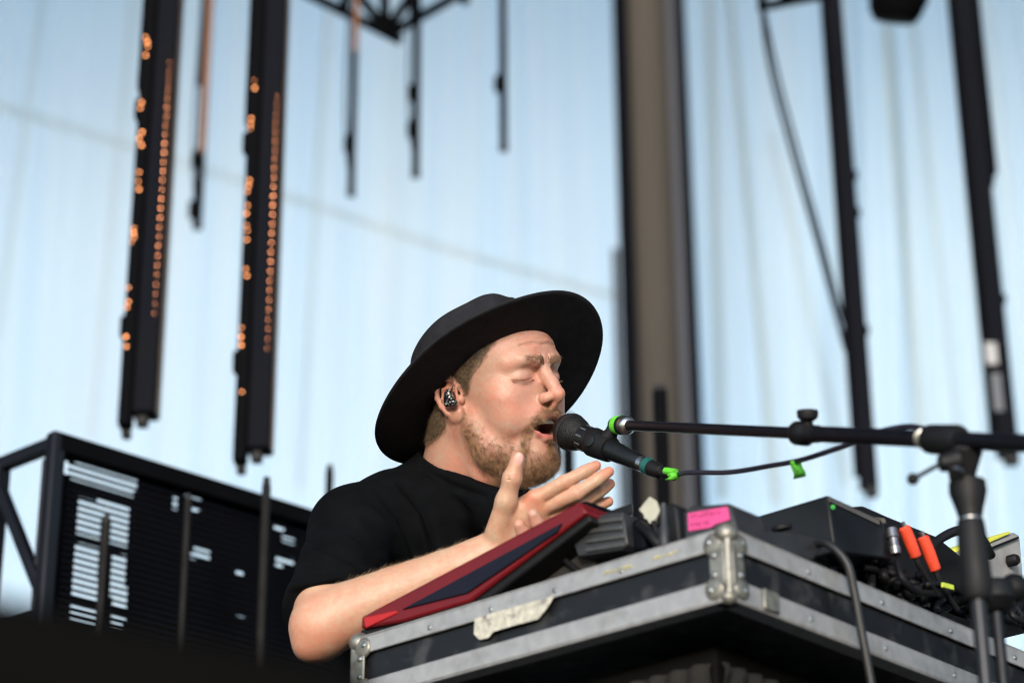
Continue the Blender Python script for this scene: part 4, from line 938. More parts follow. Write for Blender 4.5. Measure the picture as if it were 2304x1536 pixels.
MB().box(ctr - UP * (TH / 2), (LA - .006, LB - .006, TH - .006), AX).build('panel', lam, fc, bevel=.002)
def edge_rail(a, b, zt, h, nm, wd=.024):
    # angle profile: outer strip plus top/bottom lip
    d = (b - a).normalized(); out = Vector((d.y, -d.x, 0)); 
    if out.dot(ctr - a) > 0: out = -out
    m = MB(); mid = (a + b) / 2; L = (b - a).length
    m.box(mid + out * .0016 + UP * (zt - h / 2), (.0032, L, h), (out, d, UP))
    lip = UP * (zt + .0012 if zt > -.01 else zt - h - .0012)
    m.box(mid - out * (wd / 2 - .003) + lip, (wd, L, .0024), (out, d, UP)); m.build(nm, alu, fc, bevel=.0012)
B1 = C1 + uB * LB; BL = CL + uB * LB
for a, b in ((CL, C1), (C1, B1), (B1, BL), (BL, CL)):
    edge_rail(a, b, .0, .021, 'edge_rail'); edge_rail(a, b, -TH + .023, .023, 'edge_rail')
# rivets
m = MB()
def rivets(a, b, zs, step, off):
    d = (b - a).normalized(); out = Vector((d.y, -d.x, 0)); out = -out if out.dot(ctr - a) > 0 else out
    n = int((b - a).length / step)
    for i in range(1, n):
        for z in zs: m.lathe(a + d * (i * step + off) + out * .003 + UP * z, out, [(0, .0034), (.001, .0030), (.0018, .0012)], 10)
rivets(CL, C1, (-.013,), .098, .03); rivets(C1, B1, (-.012, -TH + .011), .145, .0); m.each('rivet', steel, fc)
# ball corners with braces
def corner(p, a, b):
    m = MB(); o_ = (-(a + b)).normalized()
    for zt, s in ((-.006, 1), (-TH + .006, -1)):
        m.ball(p + (a + b) * .004 + UP * (zt + .002 * s), .0135 if s > 0 else .0095, 18, 12)
    for d, e in ((a, b), (b, a)):
        out = -e
        m.box(p + d * .011 + out * .0045 - UP * (TH / 2), (.020, .003, TH * .62), (d, out, UP))
        for z in (-.014, -TH + .014): m.lathe(p + d * .017 + out * .002 + UP * z, out, [(0, .0135), (.0035, .012), (.005, .008)], 18)
    m.tube([p - UP * .004, p - UP * (TH - .004)], .0055, 12)
    m.build('corner_cap', zinc, fc, bevel=.0012)
    m = MB()
    for d, e in ((a, b), (b, a)):
        for z, q in ((-.012, .021), (-.028, .015), (-.050, .015), (-TH + .012, .021)): m.lathe(p + d * q - e * .0058 + UP * z, -e, [(0, .0042), (.0015, .0036), (.0028, .0012)], 12)
    m.each('corner_rivet', steel, fc)
corner(C1, -uA, uB); corner(CL, uA, uB)
# butterfly of pale tape on the left face
tp = mat('peeling_tape', (.44, .42, .35), .7, noise=.3, nscale=110, dirt=(.13, .12, .13), dirtw=1.0, bump=.8, bscale=60)
q = [pA(*c_, -.0048) for c_ in ((1068, 1392), (1110, 1378), (1200, 1352), (1246, 1340), (1232, 1365), (1210, 1392), (1160, 1405), (1110, 1420), (1098, 1434), (1078, 1438), (1066, 1425))]
MB().prism(q, uB * .0012).build('tape_label', tp, fc)
m = MB(); yl = mat('yellow_glue', (.55, .48, .14), .6, noise=.4, nscale=200)
rg = random.Random(9)
for i in range(26):
    x = 1360 + i * 4.6 if i < 14 else 1465 + (i - 14) * 5; y = 1287 - (x - 1370) * .30 + rg.uniform(-3, 3); m.ball(pA(x, y, -.0042), rg.uniform(.0006, .0016), 6, 4)
m.build('glue_spots', yl, fc)
MB().box(pB(1735, 1352, -.005), (.028, .004, .024), (uB, uA, UP)).build('catch_plate', zinc, fc, bevel=.002)

# dark rack under the case, with egg-crate foam
rk = empty('equipment_rack', Vector((ctr.x, ctr.y, 1.25)), 'dark equipment rack with ribbed foam sides standing under the flight case', 'rack')
ri = .09; zt = TOPZ - TH - .012
MB().box(Vector((ctr.x, ctr.y, (zt + 1.25) / 2)), (LA - 2 * ri, LB - 2 * ri, zt - 1.25), AX).build('cabinet', mat('rack_black', (.003, .003, .003), .8, spec=.1, noise=.2), rk, bevel=.004)
foam = mat('foam_black', (.006, .0055, .0045), .85, noise=.3, nscale=20, bump=.6, bscale=200)
def foam_face(a, d, out, L, name):
    nx, nz = int(L / .006), int(.55 / .008); vs = []; fs = []
    for j in range(nz + 1):
        for i in range(nx + 1):
            x, z = i * .006, j * .008; h = .007 * (math.sin(x * 210 + z * 55) * .6 + .4 * math.sin(z * 190)) + .008
            p = a + d * x + out * h - UP * (.02 + z); vs.append(tuple(p))
    for j in range(nz):
        for i in range(nx): k = j * (nx + 1) + i; fs.append((k, k + 1, k + nx + 2, k + nx + 1))
    make_obj(name, vs, fs, foam, rk)
a0 = CL + uA * ri + uB * ri; a0.z = zt; foam_face(a0, uA, -uB, LA - 2 * ri, 'foam_panel')
a0 = C1 - uA * ri + uB * ri; a0.z = zt; foam_face(a0, uB, uA, LB - 2 * ri, 'foam_panel')

# ------------------------------------------------------------------ red keyboard on its wedge
def rmat(name, c, **k): return mat(name, c, .38, spec=.3, coat=.08, noise=.08, nscale=40, **k)
red = rmat('red_lacquer', (.12, .004, .006)); redb = rmat('highlight_red', (.36, .014, .014)); navy = mat('navy_panel', (.007, .0085, .017), .6, spec=.15, noise=.15, nscale=30)
KI = .006
kp = [pA(*c_, KI) for c_ in ((813, 1386), (1304, 1127), (1320, 1152), (1056, 1352), (905, 1397), (811, 1414))]
kb = empty('keyboard', kp[5].copy(), 'red keyboard tilted up on a black wedge, its end panel facing the camera', 'keyboard')
MB().prism(kp, uB * .72).build('shell', red, kb, bevel=.003)
nv = [pA(*c_, KI - .003) for c_ in ((903, 1370), (1262, 1176), (1252, 1196), (1050, 1333))]
MB().prism(nv, uB * .004).build('end_panel', navy, kb, bevel=.001)
MB().prism([pA(*c_, KI - .002) for c_ in ((818, 1388), (890, 1372), (893, 1378), (822, 1412))], uB * .003).build('corner_facet', redb, kb, bevel=.001)  # highlight on the bevel, painted as a brighter red facet
bp_ = [pA(*c_, KI + .006) for c_ in ((810, 1415), (906, 1399), (1057, 1354), (1322, 1154), (1330, 1170), (1062, 1376), (905, 1425), (812, 1450))]
MB().prism(bp_, uB * .70).build('base', rubber, kb, bevel=.003)
# keys and panel on the upper side (seen only from above)
top_n = (kp[1] - kp[0]).cross(uB).normalized(); top_n = top_n if top_n.z > 0 else -top_n; kd = (kp[1] - kp[0]).normalized()
wk = mat('ivory_key', (.7, .69, .65), .3); bk = mat('black_key', (.01, .01, .01), .3); mk = MB(); mbk = MB()
for i in range(29):
    c_ = kp[0] + kd * .085 + uB * (.04 + i * .0225) + top_n * .003; mk.box(c_, (.13, .0215, .008), (kd, uB, top_n))
    if i % 7 not in (2, 6) and i < 28: mbk.box(c_ + uB * .0112 + kd * .022 + top_n * .008, (.085, .011, .01), (kd, uB, top_n))
for i_, (mm_, nm_, ma_) in enumerate(((mk, 'white_key', wk), (mbk, 'black_key', bk))): mm_.each(nm_, ma_, kb, bevel=.0008)
m = MB()
for i in range(14):
    for j in range(2): m.cyl(kp[0] + kd * (.22 + j * .07) + uB * (.06 + i * .045) + top_n * .001, kp[0] + kd * (.22 + j * .07) + uB * (.06 + i * .045) + top_n * .014, .007, .006, 12)
m.each('control_knob', bk, kb)
# dark grey case propping the keyboard
kc = empty('keyboard_prop', pA(1180, 1330, .06), 'dark grey box propping up the high side of the red keyboard', 'box')
q = [pA(*c_, .05) for c_ in ((1075, 1420), (1098, 1350), (1332, 1172), (1345, 1330))]
MB().prism(q, uB * .5).build('box_body', mat('charcoal_vinyl', (.018, .016, .015), .7, noise=.15, nscale=40, bump=.5, bscale=500), kc, bevel=.004)
MB().tube(catmull([pA(1235, 1215, .045), pA(1262, 1250, .043), pA(1290, 1275, .043), pA(1310, 1290, .043)], 6), .0035, 8).build('handle_cord', rubber, kc, smooth=True)
# black pad behind the hands
pd = empty('sample_pad', P(1340, 1150, 2.84), 'flat black pad device behind the raised end of the red keyboard', 'music device')
q = [P(*c_) for c_ in ((1300, 1128, 2.86), (1318, 1126, 2.86), (1436, 1168, 2.90), (1440, 1240, 2.90), (1320, 1240, 2.86))]
MB().prism(q, uB * .12).build('pad_body', nav, pd, bevel=.003)
MB().box(P(1372, 1160, 2.862), (.07, .004, .012), (uA, uB, UP)).build('pad_edge', rubber, pd, bevel=.001)

# ------------------------------------------------------------------ small gear along the left edge
grey = mat('grey_heatsink', (.06, .06, .058), .45, metal=.3, noise=.2, nscale=60); dgrey = mat('dark_grey_plastic', (.020, .021, .024), .5, noise=.2, nscale=60)
gb = empty('power_supply', pA(1350, 1240, .03), 'small grey ribbed power supply beside the raised end of the keyboard', 'power supply')
q = [pA(*c_, .03) for c_ in ((1282, 1166), (1400, 1150), (1412, 1222), (1400, 1236), (1300, 1252), (1286, 1212))]
MB().prism(q, uB * .09).build('case', dgrey, gb, bevel=.002)
m = MB()
for i in range(4):
    y = 1175 + i * 19; x0, x1 = (1286, 1398) if i < 2 else (1316, 1402)
    m.prism([pA(x0, y, .027), pA(x1, y - 14, .027), pA(x1 + 1, y - 4, .027), pA(x0 + 1, y + 9, .027)], uB * .006)
m.each('rib', grey, gb, bevel=.001)
MB().cyl(pA(1405, 1190, .05), pA(1425, 1187, .05), .011, n=14).build('plug', rubber, gb, bevel=.001)
tg = empty('paper_tag', pA(1460, 1175, .05), 'cream paper tag sticking up between the power supply and the pink labelled box', 'tag')
q = [pA(*c_, .05) for c_ in ((1438, 1146), (1452, 1128), (1462, 1117), (1476, 1126), (1484, 1148), (1474, 1168), (1464, 1177), (1452, 1172), (1448, 1156))]
MB().prism(q, uB * .002).build('tag_sheet', mat('cream_paper', (.42, .41, .33), .7, noise=.12, nscale=60, bump=1, bscale=60), tg)
MB().cyl(pA(1470, 1172, .052), pA(1490, 1235, .052), .003, n=8).build('tie', rubber, tg)
ad = empty('wall_adapter', pA(1500, 1220, .06), 'pair of upright black plug adapters between the paper tag and the pink labelled box', 'adapter')
MB().prism([pA(*c_, .055) for c_ in ((1492, 1140), (1508, 1128), (1522, 1138), (1532, 1225), (1496, 1238))], uB * .05).build('adapter_body', rubber, ad, bevel=.004)
MB().prism([pA(*c_, .04) for c_ in ((1420, 1170), (1446, 1160), (1452, 1235), (1424, 1240))], uB * .05).build('adapter_body', nav, ad, bevel=.004)
MB().lathe(pA(1496, 1228, .03), UP, [(0, .007), (.02, .007), (.024, .005), (.05, .004)], 12).build('plug_tip', dgrey, ad)
MB().tube(catmull([pA(1440, 1180, .04), pA(1462, 1200, .03), pA(1480, 1222, .03), pA(1500, 1240, .04)], 6), .006, 8).build('plug_lead', rubber, ad, smooth=True)
pk = empty('labelled_box', pA(1595, 1200, .03), 'grey junction box with a bright pink label behind the near case corner', 'junction box')
pc = [pA(*c_, .025) for c_ in ((1536, 1155), (1543, 1143), (1556, 1137), (1640, 1130), (1660, 1195), (1655, 1215), (1540, 1235))]
MB().prism(pc, uB * .06).build('box_body', dgrey, pk, bevel=.004)
pl = [pA(*c_, .0235) for c_ in ((1547, 1154), (1636, 1139), (1642, 1168), (1610, 1178), (1598, 1186), (1549, 1194))]
MB().prism(pl, uB * .001).build('pink_label', mat('pink_tape', (.62, .06, .22), .55, noise=.12, nscale=60), pk)
m = MB(); rg = random.Random(4)
for y0_ in (1160, 1178):
    for i in range(8):
        x = 1556 + i * 8.5; y = y0_ - (x - 1556) * .17; m.bar(pA(x, y + rg.uniform(-4, 0), .0228), pA(x + rg.uniform(1, 5), y + rg.uniform(2, 7), .0228), .0010, .0008, uB)
        if y0_ > 1170 and i > 3: break
m.build('pen_marks', mat('pen_ink', (.10, .005, .05), .6), pk)

# ------------------------------------------------------------------ gear along the right edge
kx = empty('synth_module', pB(1860, 1200, .05), 'black wedge shaped sound module with a green light, behind the near corner', 'music device')
fr_ = [pB(*c_, .04) for c_ in ((1862, 1112), (1985, 1168), (2010, 1260), (1880, 1240))]
lfp = pA(1680, 1168, .08)
tri = [pB(1862, 1112, .04), pB(1862, 1112, .04) - uA * .26 - UP * .012]
MB().prism([fr_[0], fr_[1], fr_[2], fr_[3]], -uA * .30).build('module_body', mat('module_black', (.006, .007, .010), .5, spec=.3, noise=.2, nscale=20), kx, bevel=.003)
MB().prism([pB(*c_, .038) for c_ in ((1866, 1118), (1980, 1170), (1978, 1180), (1868, 1128))], -uA * .002).build('module_trim', mat('grey_trim', (.10, .09, .085), .4), kx)
MB().ball(pB(1874, 1140, .036), .0028, 12, 8).build('power_light', glow_mat('green_led', (.10, .75, .12), .25), kx)
q = [pB(*c_, .02) for c_ in ((1672, 1192), (1800, 1196), (1860, 1214), (1830, 1262), (1700, 1230))]
rk2 = empty('pedal_unit', pB(1750, 1240, .03), 'low dark grey pedal unit lying on the case behind the right edge', 'music device')
MB().prism(q, -uA * .1).build('unit_body', dgrey, rk2, bevel=.003); MB().cyl(pB(1760, 1192, .06), pB(1758, 1182, .06), .012, n=16).build('unit_knob', rubber, rk2, bevel=.001)

# black mass of looms and boxes
lo = empty('cable_loom', pB(2050, 1290, .05), 'thick tangle of black cables piled along the right edge of the case', 'cables')
rg = random.Random(12)
for i in range(24):
    x = 1880 + rg.uniform(0, 380); base = 1190 + (x - 1664) * .26; pts = [pB(x + rg.uniform(-20, 20) + k * rg.uniform(14, 30), base + rg.uniform(-12, 60) + k * 9, rg.uniform(.03, .12)) for k in range(5)]
    MB().tube(catmull(pts, 5), rg.uniform(.0028, .0075), 8).build('cable_strand', rubber if i % 3 else nav, lo, smooth=True)
MB().prism([pB(*c_, .10) for c_ in ((1900, 1140), (1945, 1136), (2000, 1160), (2110, 1205), (2180, 1262), (2330, 1330), (2330, 1420), (1890, 1290))], -uA * .12).build('strip_body', rubber, lo, bevel=.005)
MB().tube(catmull([pB(2085, 1245, .06), pB(2115, 1212, .06), pB(2160, 1192, .05), pB(2200, 1200, .05), pB(2230, 1250, .06)], 6), .0062, 10).build('thick_cable', rubber, lo, smooth=True)
cn = empty('cable_connector', pB(1975, 1190, .04), 'grey metal cable connectors clipped together behind the right case edge', 'connector')
MB().prism([pB(*c_, .045) for c_ in ((1950, 1160), (1992, 1164), (1996, 1178), (1968, 1180), (1970, 1210), (1958, 1212))], -uA * .02).build('bracket', mat('tan_metal', (.24, .20, .15), .4, metal=.5, noise=.2, nscale=50), cn, bevel=.002)
MB().lathe(pB(2006, 1190, .035), pB(2018, 1260, .03) - pB(2006, 1190, .035), [(0, .007), (.012, .008), (.013, .006), (.024, .006), (.025, .0075), (.034, .0065)], 14).build('barrel', mat('dull_nickel', (.26, .25, .25), .35, metal=.9, noise=.2, nscale=80), cn)
MB().tube(catmull([pB(2018, 1262, .03), pB(2030, 1300, .02), pB(2060, 1330, .02), pB(2100, 1335, .03)], 6), .0045, 8).build('lead', rubber, cn, smooth=True)
ogm = mat('orange_red_tape', (.72, .065, .025), .45, noise=.12, nscale=80, dirt=(.3, .03, .01), dirtw=.6)
for (a, b, lab) in (((2034, 1184), (2062, 1254), 'orange red taped plug, left one of the leaning pair'), ((2076, 1206), (2106, 1284), 'orange red taped plug, right one of the leaning pair, nearer the stand')):
    t = empty('taped_plug', pB(*b, .03), lab, 'plug', 'orange red taped plugs'); A_, B_ = pB(*a, .03), pB(*b, .03)
    d_ = (B_ - A_); MB().lathe(A_, d_, [(0, .0055), (.002, .0075), (d_.length * .5, .0080), (d_.length - .002, .0072), (d_.length, .005)], 14).build('tape_sleeve', ogm, t)
    MB().tube([A_ - d_ * .15 - UP * .001, A_], .0035, 8).build('pin', steel, t); MB().tube(catmull([B_, B_ + d_ * .35, B_ + d_ * .5 + uB * .03 - UP * .02], 5), .0035, 8).build('lead', rubber, t)
yt = empty('tape_scrap', pB(2132, 1318, .0), 'scrap of yellow green tape on a cable just left of the stand grip', 'tape'); MB().box(pB(2132, 1318, .015), (.024, .003, .006), (uB + UP * .1, uA, UP)).build('scrap', mat('lime_tape', (.50, .60, .06), .6, noise=.1), yt)
gx = empty('power_box', pB(2255, 1290, .05), 'grey metal power box with a yellow strip on top at the right edge', 'power box')
gm = mat('grey_enamel', (.30, .29, .285), .4, noise=.1, nscale=30, dirt=(.1, .1, .1), dirtw=.4)
MB().prism([pB(*c_, .09) for c_ in ((2218, 1222), (2284, 1196), (2296, 1204), (2304, 1300), (2250, 1330), (2212, 1310))], -uA * .12).build('box_body', gm, gx, bevel=.004)
MB().prism([pB(*c_, .087) for c_ in ((2222, 1212), (2272, 1194), (2274, 1200), (2222, 1222))], -uA * .11).build('yellow_strip', mat('yellow_plastic', (.62, .62, .08), .5, noise=.1), gx, bevel=.001)
MB().prism([pB(*c_, .086) for c_ in ((2216, 1236), (2292, 1206), (2293, 1210), (2217, 1242))], -uA * .11).build('lid_seam', rubber, gx)
MB().lathe(pB(2270, 1262, .088), uA, [(0, .008), (.01, .008), (.014, .006)], 14).build('socket', rubber, gx)
# loops that hang over the right face
hc = empty('hanging_cable', pB(1850, 1215, -.01), 'black cable looping over the right face of the case and dropping out of frame', 'cable')
MB().tube(catmull([pB(1830, 1226, .03), pB(1862, 1222, -.0), pB(1905, 1265, -.02), pB(1922, 1330, -.022), pB(1935, 1400, -.022), pB(1950, 1480, -.022), pB(1972, 1600, -.022)], 8), .0050, 10).build('cable_strand', mat('grey_black_cable', (.012, .0125, .014), .5, noise=.2), hc, smooth=True)
hc = empty('hanging_cable', pB(2236, 1350, -.01), 'thin cable hanging in front of the case just right of the stand pole', 'cable')
MB().tube(catmull([pB(2215, 1340, .02), pB(2240, 1400, -.02), pB(2252, 1460, -.02), pB(2256, 1560, -.02)], 8), .0038, 10).build('cable_strand', rubber, hc, smooth=True)

# ------------------------------------------------------------------ microphone
g_c = P(1284, 971, 3.215); tail = P(1452, 1046, 3.10); ax_ = (tail - g_c).normalized()
mc = empty('microphone', g_c, 'black handheld microphone at the singer\'s mouth, held in the boom clip', 'microphone')
gm_ = bpy.data.materials.new('mic_mesh'); gm_.use_nodes = True; t_ = gm_.node_tree; b_ = t_.nodes['Principled BSDF']
b_.inputs['Base Color'].default_value = (.012, .012, .013, 1); b_.inputs['Metallic'].default_value = .1; b_.inputs['Roughness'].default_value = .5; b_.inputs['Specular IOR Level'].default_value = .3
v_ = t_.nodes.new('ShaderNodeTexVoronoi'); v_.inputs['Scale'].default_value = 700; tc_ = t_.nodes.new('ShaderNodeTexCoord'); t_.links.new(tc_.outputs['Object'], v_.inputs['Vector'])
bp2 = t_.nodes.new('ShaderNodeBump'); bp2.inputs['Strength'].default_value = 1; bp2.inputs['Distance'].default_value = .0006; bp2.invert = True; t_.links.new(v_.outputs['Distance'], bp2.inputs['Height']); t_.links.new(bp2.outputs[0], b_.inputs['Normal'])
cr_ = t_.nodes.new('ShaderNodeMapRange'); cr_.inputs[1].default_value = .2; cr_.inputs[2].default_value = .6; cr_.inputs[3].default_value = .022; cr_.inputs[4].default_value = .004; t_.links.new(v_.outputs['Distance'], cr_.inputs[0]); t_.links.new(cr_.outputs[0], b_.inputs['Base Color'])
RB = .0245
MB().lathe(g_c, ax_, [(-RB * .99, .003), (-RB * .9, RB * .44), (-RB * .7, RB * .72), (-RB * .4, RB * .92), (0, RB), (RB * .25, RB * .99), (RB * .6, RB * .90), (RB * .95, RB * .76), (RB * 1.1, RB * .72)], 40).build('grille', gm_, mc)
MB().lathe(g_c, ax_, [(-.0022, RB + .0002), (-.0018, RB + .0009), (.0018, RB + .0009), (.0022, RB + .0002)], 40).build('grille_band', mat('mic_band', (.015, .015, .016), .35), mc)
mbody = mat('mic_enamel', (.009, .0105, .012), .42, metal=.4, noise=.08, nscale=80, bump=.1, bscale=600)
LT = (tail - g_c).length
MB().lathe(g_c, ax_, [(RB * 1.08, .0150), (RB * 1.10, .0178), (.030, .0180), (.036, .0176), (.052, .0165), (LT * .55, .0140), (LT * .80, .0118), (LT - .010, .0108), (LT - .008, .0100)], 36).build('handle', mbody, mc)
MB().lathe(g_c, ax_, [(LT - .009, .0104), (LT - .001, .0104)], 28).build('end_ring', steel, mc)
m = MB()
bx_ = ax_.cross(Vector((0, 0, 1))).normalized(); by_ = bx_.cross(ax_)
for k in range(10):
    a_ = 2 * math.pi * k / 10; m.box(g_c + ax_ * .0345 + (bx_ * math.cos(a_) + by_ * math.sin(a_)) * .0178, (.010, .0022, .0012), (ax_, (-bx_ * math.sin(a_) + by_ * math.cos(a_)), (bx_ * math.cos(a_) + by_ * math.sin(a_))))
m.each('collar_rib', mat('collar_paint', (.12, .13, .15), .35, metal=.4), mc, bevel=.0003)
# cable with connector
cb = empty('microphone_cable', tail, 'black microphone cable with teal ring and green tape running back to the boom', 'cable')
teal = mat('teal_ring', (.012, .085, .075), .4, noise=.1); grn = mat('green_gaffer', (.11, .55, .03), .6, noise=.08, nscale=200, bump=.6, bscale=900)
tt = tail + ax_ * .001
MB().lathe(tt, ax_, [(0, .0112), (.010, .0112)], 24).build('collar_ring', teal, cb)
MB().lathe(tt, ax_, [(.0102, .0104), (.020, .0102), (.028, .0090), (.030, .0065), (.048, .0045), (.055, .0040)], 24).build('connector', rubber, cb)
e_ = tt + ax_ * .052
boomA = P(1415, 957, 3.12); boomB = P(2440, 1003, 2.30)
def boom_at(px):
    best = min((i / 400 for i in range(401)), key=lambda t: abs((1152 - FPX * w2c(boomA.lerp(boomB, t))[0] / w2c(boomA.lerp(boomB, t))[2]) - px)); return boomA.lerp(boomB, best)
def bdepth(px): return -w2c(boom_at(px))[2]
pts = [e_, P(1545, 1063, 3.03), P(1640, 1062, 2.96), P(1730, 1048, 2.90), P(1800, 1035, 2.84), P(1870, 1013, 2.79), P(1930, 992, 2.745), P(1975, 972, 2.69), P(2030, 960, 2.66), P(2070, 962, 2.62), P(2120, 985, 2.585), P(2170, 1030, 2.545), P(2205, 1110, 2.56)]
MB().tube(catmull(pts, 10), .0032, 10).build('cable_strand', mat('cable_pvc', (.018, .017, .030), .45), cb)
MB().tube([P(1497, 1059, 3.06), P(1520, 1062, 3.045)], .0046, 14).build('green_tape', grn, cb)
def flag(pts4, th, name, par, mt):
    o = make_obj(name, [tuple(p) for p in pts4], [tuple(range(i, i + 2)) + (i + 3, i + 2) for i in range(0, len(pts4) - 2, 2)], mt, par); md = o.modifiers.new('solid', 'SOLIDIFY'); md.thickness = th; return o
flag([P(1500, 1066, 3.045), P(1504, 1073, 3.045), P(1512, 1063, 3.04), P(1515, 1075, 3.04), P(1528, 1066, 3.045), P(1528, 1079, 3.045)], .0006, 'green_tape_tail', cb, grn)
flag([P(1496, 1078, 3.05), P(1499, 1081, 3.05), P(1512, 1070, 3.04), P(1518, 1078, 3.04)], .0006, 'green_tape_tail', cb, grn)
dt = 2.845
fl = [(1777, 1037, 1803, 1033), (1778, 1046, 1803, 1043), (1782, 1056, 1806, 1052), (1786, 1066, 1812, 1060), (1785, 1077, 1813, 1071)]
vs_ = []
for i, (a, b, c_, d_) in enumerate(fl): vs_ += [P(a, b, dt + .004 * math.sin(i * 1.5)), P(c_, d_, dt + .004 * math.sin(i * 1.5 + .8))]
flag(vs_, .0006, 'green_tape_flag', cb, grn)
m = MB(); rg = random.Random(21)
for i in range(9):
    x, y = 1788 + rg.uniform(0, 14), 1045 + i * 3.1; m.bar(P(x, y, dt - .006), P(x + rg.uniform(-4, 8), y + rg.uniform(-3, 4), dt - .006), .0005, .0008)
m.build('ink_marks', mat('marker_ink', (.01, .10, .01), .6), cb)

# ------------------------------------------------------------------ stand
st_ = empty('microphone_stand', Vector((P(2190, 1100, 2.52).x, P(2190, 1100, 2.52).y, 1.25)), 'black boom microphone stand with a green taped clip joint', 'microphone stand')
mb_ = mat('stand_black', (.004, .004, .007), .45, spec=.3, noise=.15, nscale=60)
bd = (boomB - boomA).normalized()
MB().cyl(boomA, boomB, .0068, n=20).build('boom_arm', mb_, st_)
oA = boom_at(1800); MB().cyl(oA, boomB, .0092, n=20).build('outer_tube', mb_, st_)
MB().lathe(oA - bd * .012, bd, [(0, .008), (.002, .0115), (.006, .014), (.024, .0145), (.028, .012), (.034, .0105), (.05, .0100)], 20).build('clutch', rubber, st_)
kd_ = (P(1817, 930, bdepth(1817)) - boom_at(1817)).normalized()
MB().lathe(boom_at(1817), kd_, [(0, .006), (.014, .006), (.015, .0085), (.018, .0115), (.024, .0125), (.027, .0115), (.028, .006)], 20).build('thumb_screw', rubber, st_)
# chrome end, green tape, clip
MB().lathe(boomA - bd * .012, bd, [(-.002, .0088), (.0, .0118), (.008, .0120), (.011, .0100), (.013, .0075)], 24).build('chrome_nut', steel, st_)
MB().lathe(boomA - bd * .020, bd, [(0, .0098), (.001, .0126), (.007, .0126), (.0075, .0115)], 24).build('black_washer', rubber, st_)
MB().lathe(boomA - bd * .034, bd, [(0, .0112), (.001, .0120), (.013, .0126), (.0145, .0120)], 24).build('green_tape', grn, st_)
MB().lathe(boomA - bd * .044, bd, [(0, .004), (.001, .0085), (.004, .0100), (.011, .0100)], 20).build('pivot', rubber, st_)
cj = boomA - bd * .038; mid_c = g_c + ax_ * (LT * .46)
cl_ = empty('mic_clip', (0, 0, 0)); cl_.parent = st_; cl_.location = mid_c - wloc(st_)
MB().lathe(g_c + ax_ * (LT * .30), ax_, [(0, .0184), (.002, .0196), (.012, .0192), (LT * .20, .0178), (LT * .24, .0172), (LT * .245, .0155)], 30).build('clip_sleeve', rubber, cl_)
MB().tube([mid_c - ax_ * .006, mid_c.lerp(cj, .35) , mid_c.lerp(cj, .7), cj], [.0175, .0125, .0085, .0085], 16).build('clip_arm', rubber, cl_)
sd_ = (CAM - mid_c).normalized(); sd_ = (sd_ - ax_ * sd_.dot(ax_)).normalized()
MB().lathe(g_c + ax_ * (LT * .385) + sd_ * .0175, sd_, [(0, .009), (.002, .0085), (.003, .005)], 18).build('clip_screw', mbody, cl_)
# tee joint, lever, pole
J = boom_at(2110)
MB().lathe(J - bd * .016, bd, [(0, .012), (.004, .0155), (.05, .0165), (.058, .013)], 22).build('tee_sleeve', rubber, st_)
MB().lathe(boom_at(2076) + (CAM - J).normalized() * .004, (CAM - J).normalized(), [(0, .0105), (.006, .0105), (.007, .008), (.0072, .006), (.0105, .0058), (.011, .003)], 20).build('chrome_screw', steel, st_)
pd_ = bdepth(2180)
T0 = boom_at(2178); px_ = P(2176, 1160, pd_ + .004)
MB().prism([P(2146, 998, pd_ - .012), P(2216, 1004, pd_ - .012), P(2198, 1062, pd_ - .008), P(2190, 1110, pd_ - .006), P(2160, 1110, pd_ - .006), P(2140, 1055, pd_ - .008)], Vector((0, .024, 0))).build('tee_yoke', rubber, st_, bevel=.004)
pole_top = P(2176, 1085, pd_); pole_dir = Vector((0, 0, -1))
MB().lathe(pole_top, pole_dir, [(0, .019), (.010, .0195), (.028, .0145), (.036, .0125), (.040, .0125)], 22).build('pole_head', rubber, st_)
MB().lathe(pole_top, pole_dir, [(.036, .0118), (.072, .0118)], 20).build('upper_pole', mb_, st_)
MB().lathe(pole_top, pole_dir, [(.0385, .0122), (.0415, .0122)], 20).build('chrome_ring', steel, st_)
MB().lathe(pole_top, pole_dir, [(.042, .0135), (.055, .0150), (.075, .0158), (.110, .0160), (.122, .0145), (.126, .012)], 22).build('grip', rubber, st_)
pt_ = pole_top + pole_dir * .11
MB().cyl(pt_, Vector((pt_.x, pt_.y, 1.27)), .0078, n=20).build('lower_pole', mat('pole_metal', (.022, .022, .025), .35, metal=.6, noise=.1), st_)
MB().lathe(Vector((pt_.x, pt_.y, 1.25)), UP, [(0, .13), (.012, .13), (.02, .11), (.026, .03), (.05, .012)], 40).build('base', rubber, st_)
L0 = P(2122, 1040, pd_ - .012); L1 = P(2054, 1077, pd_ - .02)
MB().cyl(P(2160, 1034, pd_ - .01), P(2112, 1043, pd_ - .012), .0125, .0085, 16).build('lever_hub', rubber, st_, bevel=.002)
MB().cyl(L0, L1, .0024, n=10).build('lever_rod', mb_, st_); MB().ball(L1, .0062, 16, 10).build('lever_ball', rubber, st_)
MB().lathe(P(2152, 1062, pd_ - .018), P(2150, 1070, pd_ - .018) - P(2152, 1062, pd_ - .014), [(0, .008), (.003, .008)], 16).build('hex_bolt', steel, st_)
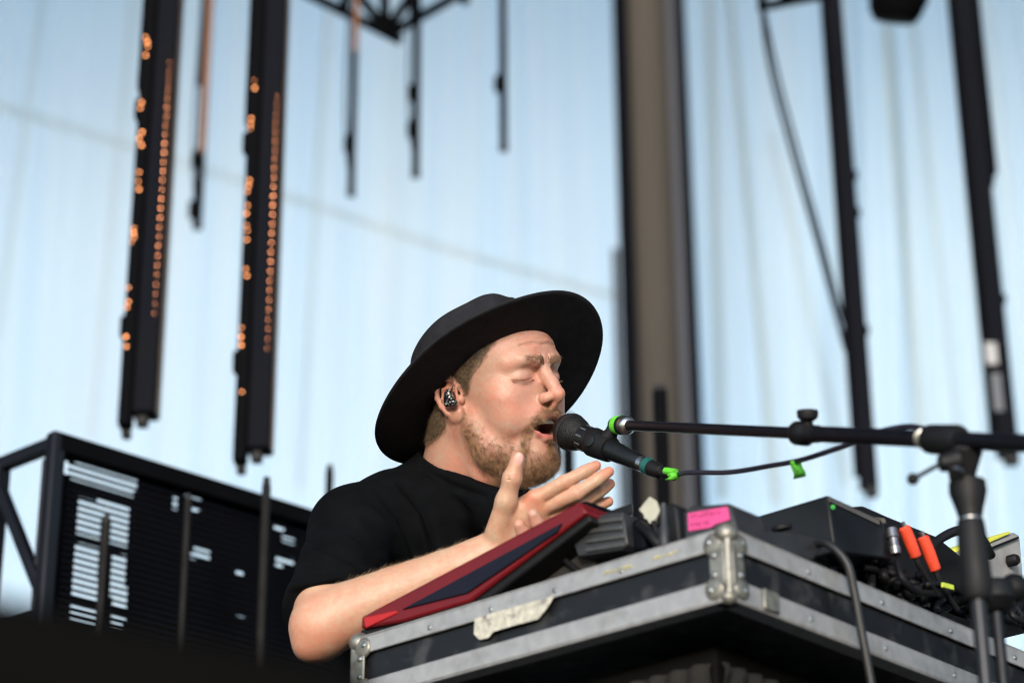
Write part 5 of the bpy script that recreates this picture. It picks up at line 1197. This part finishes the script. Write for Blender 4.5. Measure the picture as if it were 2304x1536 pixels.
# second stand beside it
s2 = empty('microphone_stand', Vector((P(2262, 1330, 2.62).x, P(2262, 1330, 2.62).y, 1.25)), 'second stand with a round black base clamp, right of the boom stand pole', 'microphone stand')
q_ = P(2236, 1310, 2.60)
MB().lathe(q_, pole_dir, [(0, .018), (.006, .022), (.02, .022), (.03, .014), (.034, .008)], 22).build('clamp_head', rubber, s2)
MB().cyl(q_ - UP * .03, Vector((q_.x, q_.y, 1.27)), .0065, n=16).build('lower_pole', mb_, s2); MB().lathe(Vector((q_.x, q_.y, 1.25)), UP, [(0, .12), (.012, .12), (.024, .02)], 30).build('base', rubber, s2)
MB().ball(P(2282, 1322, 2.6), .016, 16, 10).build('clamp_knob', rubber, s2)

# ------------------------------------------------------------------ in-ear monitor
ie = empty('in_ear_monitor', Vector(h2w((84, -4, -4))), 'marbled black in ear monitor in the singer\'s ear', 'earphone')
def iem():
    g = Field((70, -30, -30), (104, 20, 22), .9)
    def Q(px, py, out): # position in the ear plane from a pixel
        p = C(px, py, 3.235); q = c2h(p); q[0] += out; return q
    g.ell((88, -5.5, 1), (6, 7, 8), 4); g.ell((88, 1, -8), (6, 7.5, 6), 5); g.ell((88, -8, -7), (6, 5, 6), 4); g.ell((87, -3.5, 7), (4.5, 4, 4.5), 4)
    return g.mesh(2)
v, f = iem()
mi = bpy.data.materials.new('marbled_resin'); mi.use_nodes = True; t_ = mi.node_tree; b_ = t_.nodes['Principled BSDF']
n_ = t_.nodes.new('ShaderNodeTexNoise'); n_.inputs['Scale'].default_value = 170; n_.inputs['Detail'].default_value = 3; n_.inputs['Distortion'].default_value = 2.5
tc_ = t_.nodes.new('ShaderNodeTexCoord'); t_.links.new(tc_.outputs['Object'], n_.inputs['Vector'])
cr_ = t_.nodes.new('ShaderNodeValToRGB'); e_2 = cr_.color_ramp.elements; e_2[0].position = .55; e_2[0].color = (.008, .009, .012, 1); e_2[1].position = .74; e_2[1].color = (.55, .56, .58, 1)
t_.links.new(n_.outputs[0], cr_.inputs[0]); t_.links.new(cr_.outputs[0], b_.inputs['Base Color']); b_.inputs['Roughness'].default_value = .12; b_.inputs['Coat Weight'].default_value = .8
make_obj('shell', h2w(v), f.tolist(), mi, ie)
cbm = mat('clear_cable', (.07, .06, .05), .3)
loop = [(89, 3, 7), (90, 6.5, 11), (89, 8, 17), (87, 5, 24), (84, -2, 29.5), (80, -11, 32)]
MB().tube(catmull([h2w(p) for p in loop], 8), .0009, 8).build('ear_loop', cbm, ie, smooth=True)
MB().cyl(h2w((89, .5, 5)), h2w((90, 6, 10)), .0016, n=10).build('socket', mat('brass_pin', (.6, .45, .22), .3, metal=1), ie)
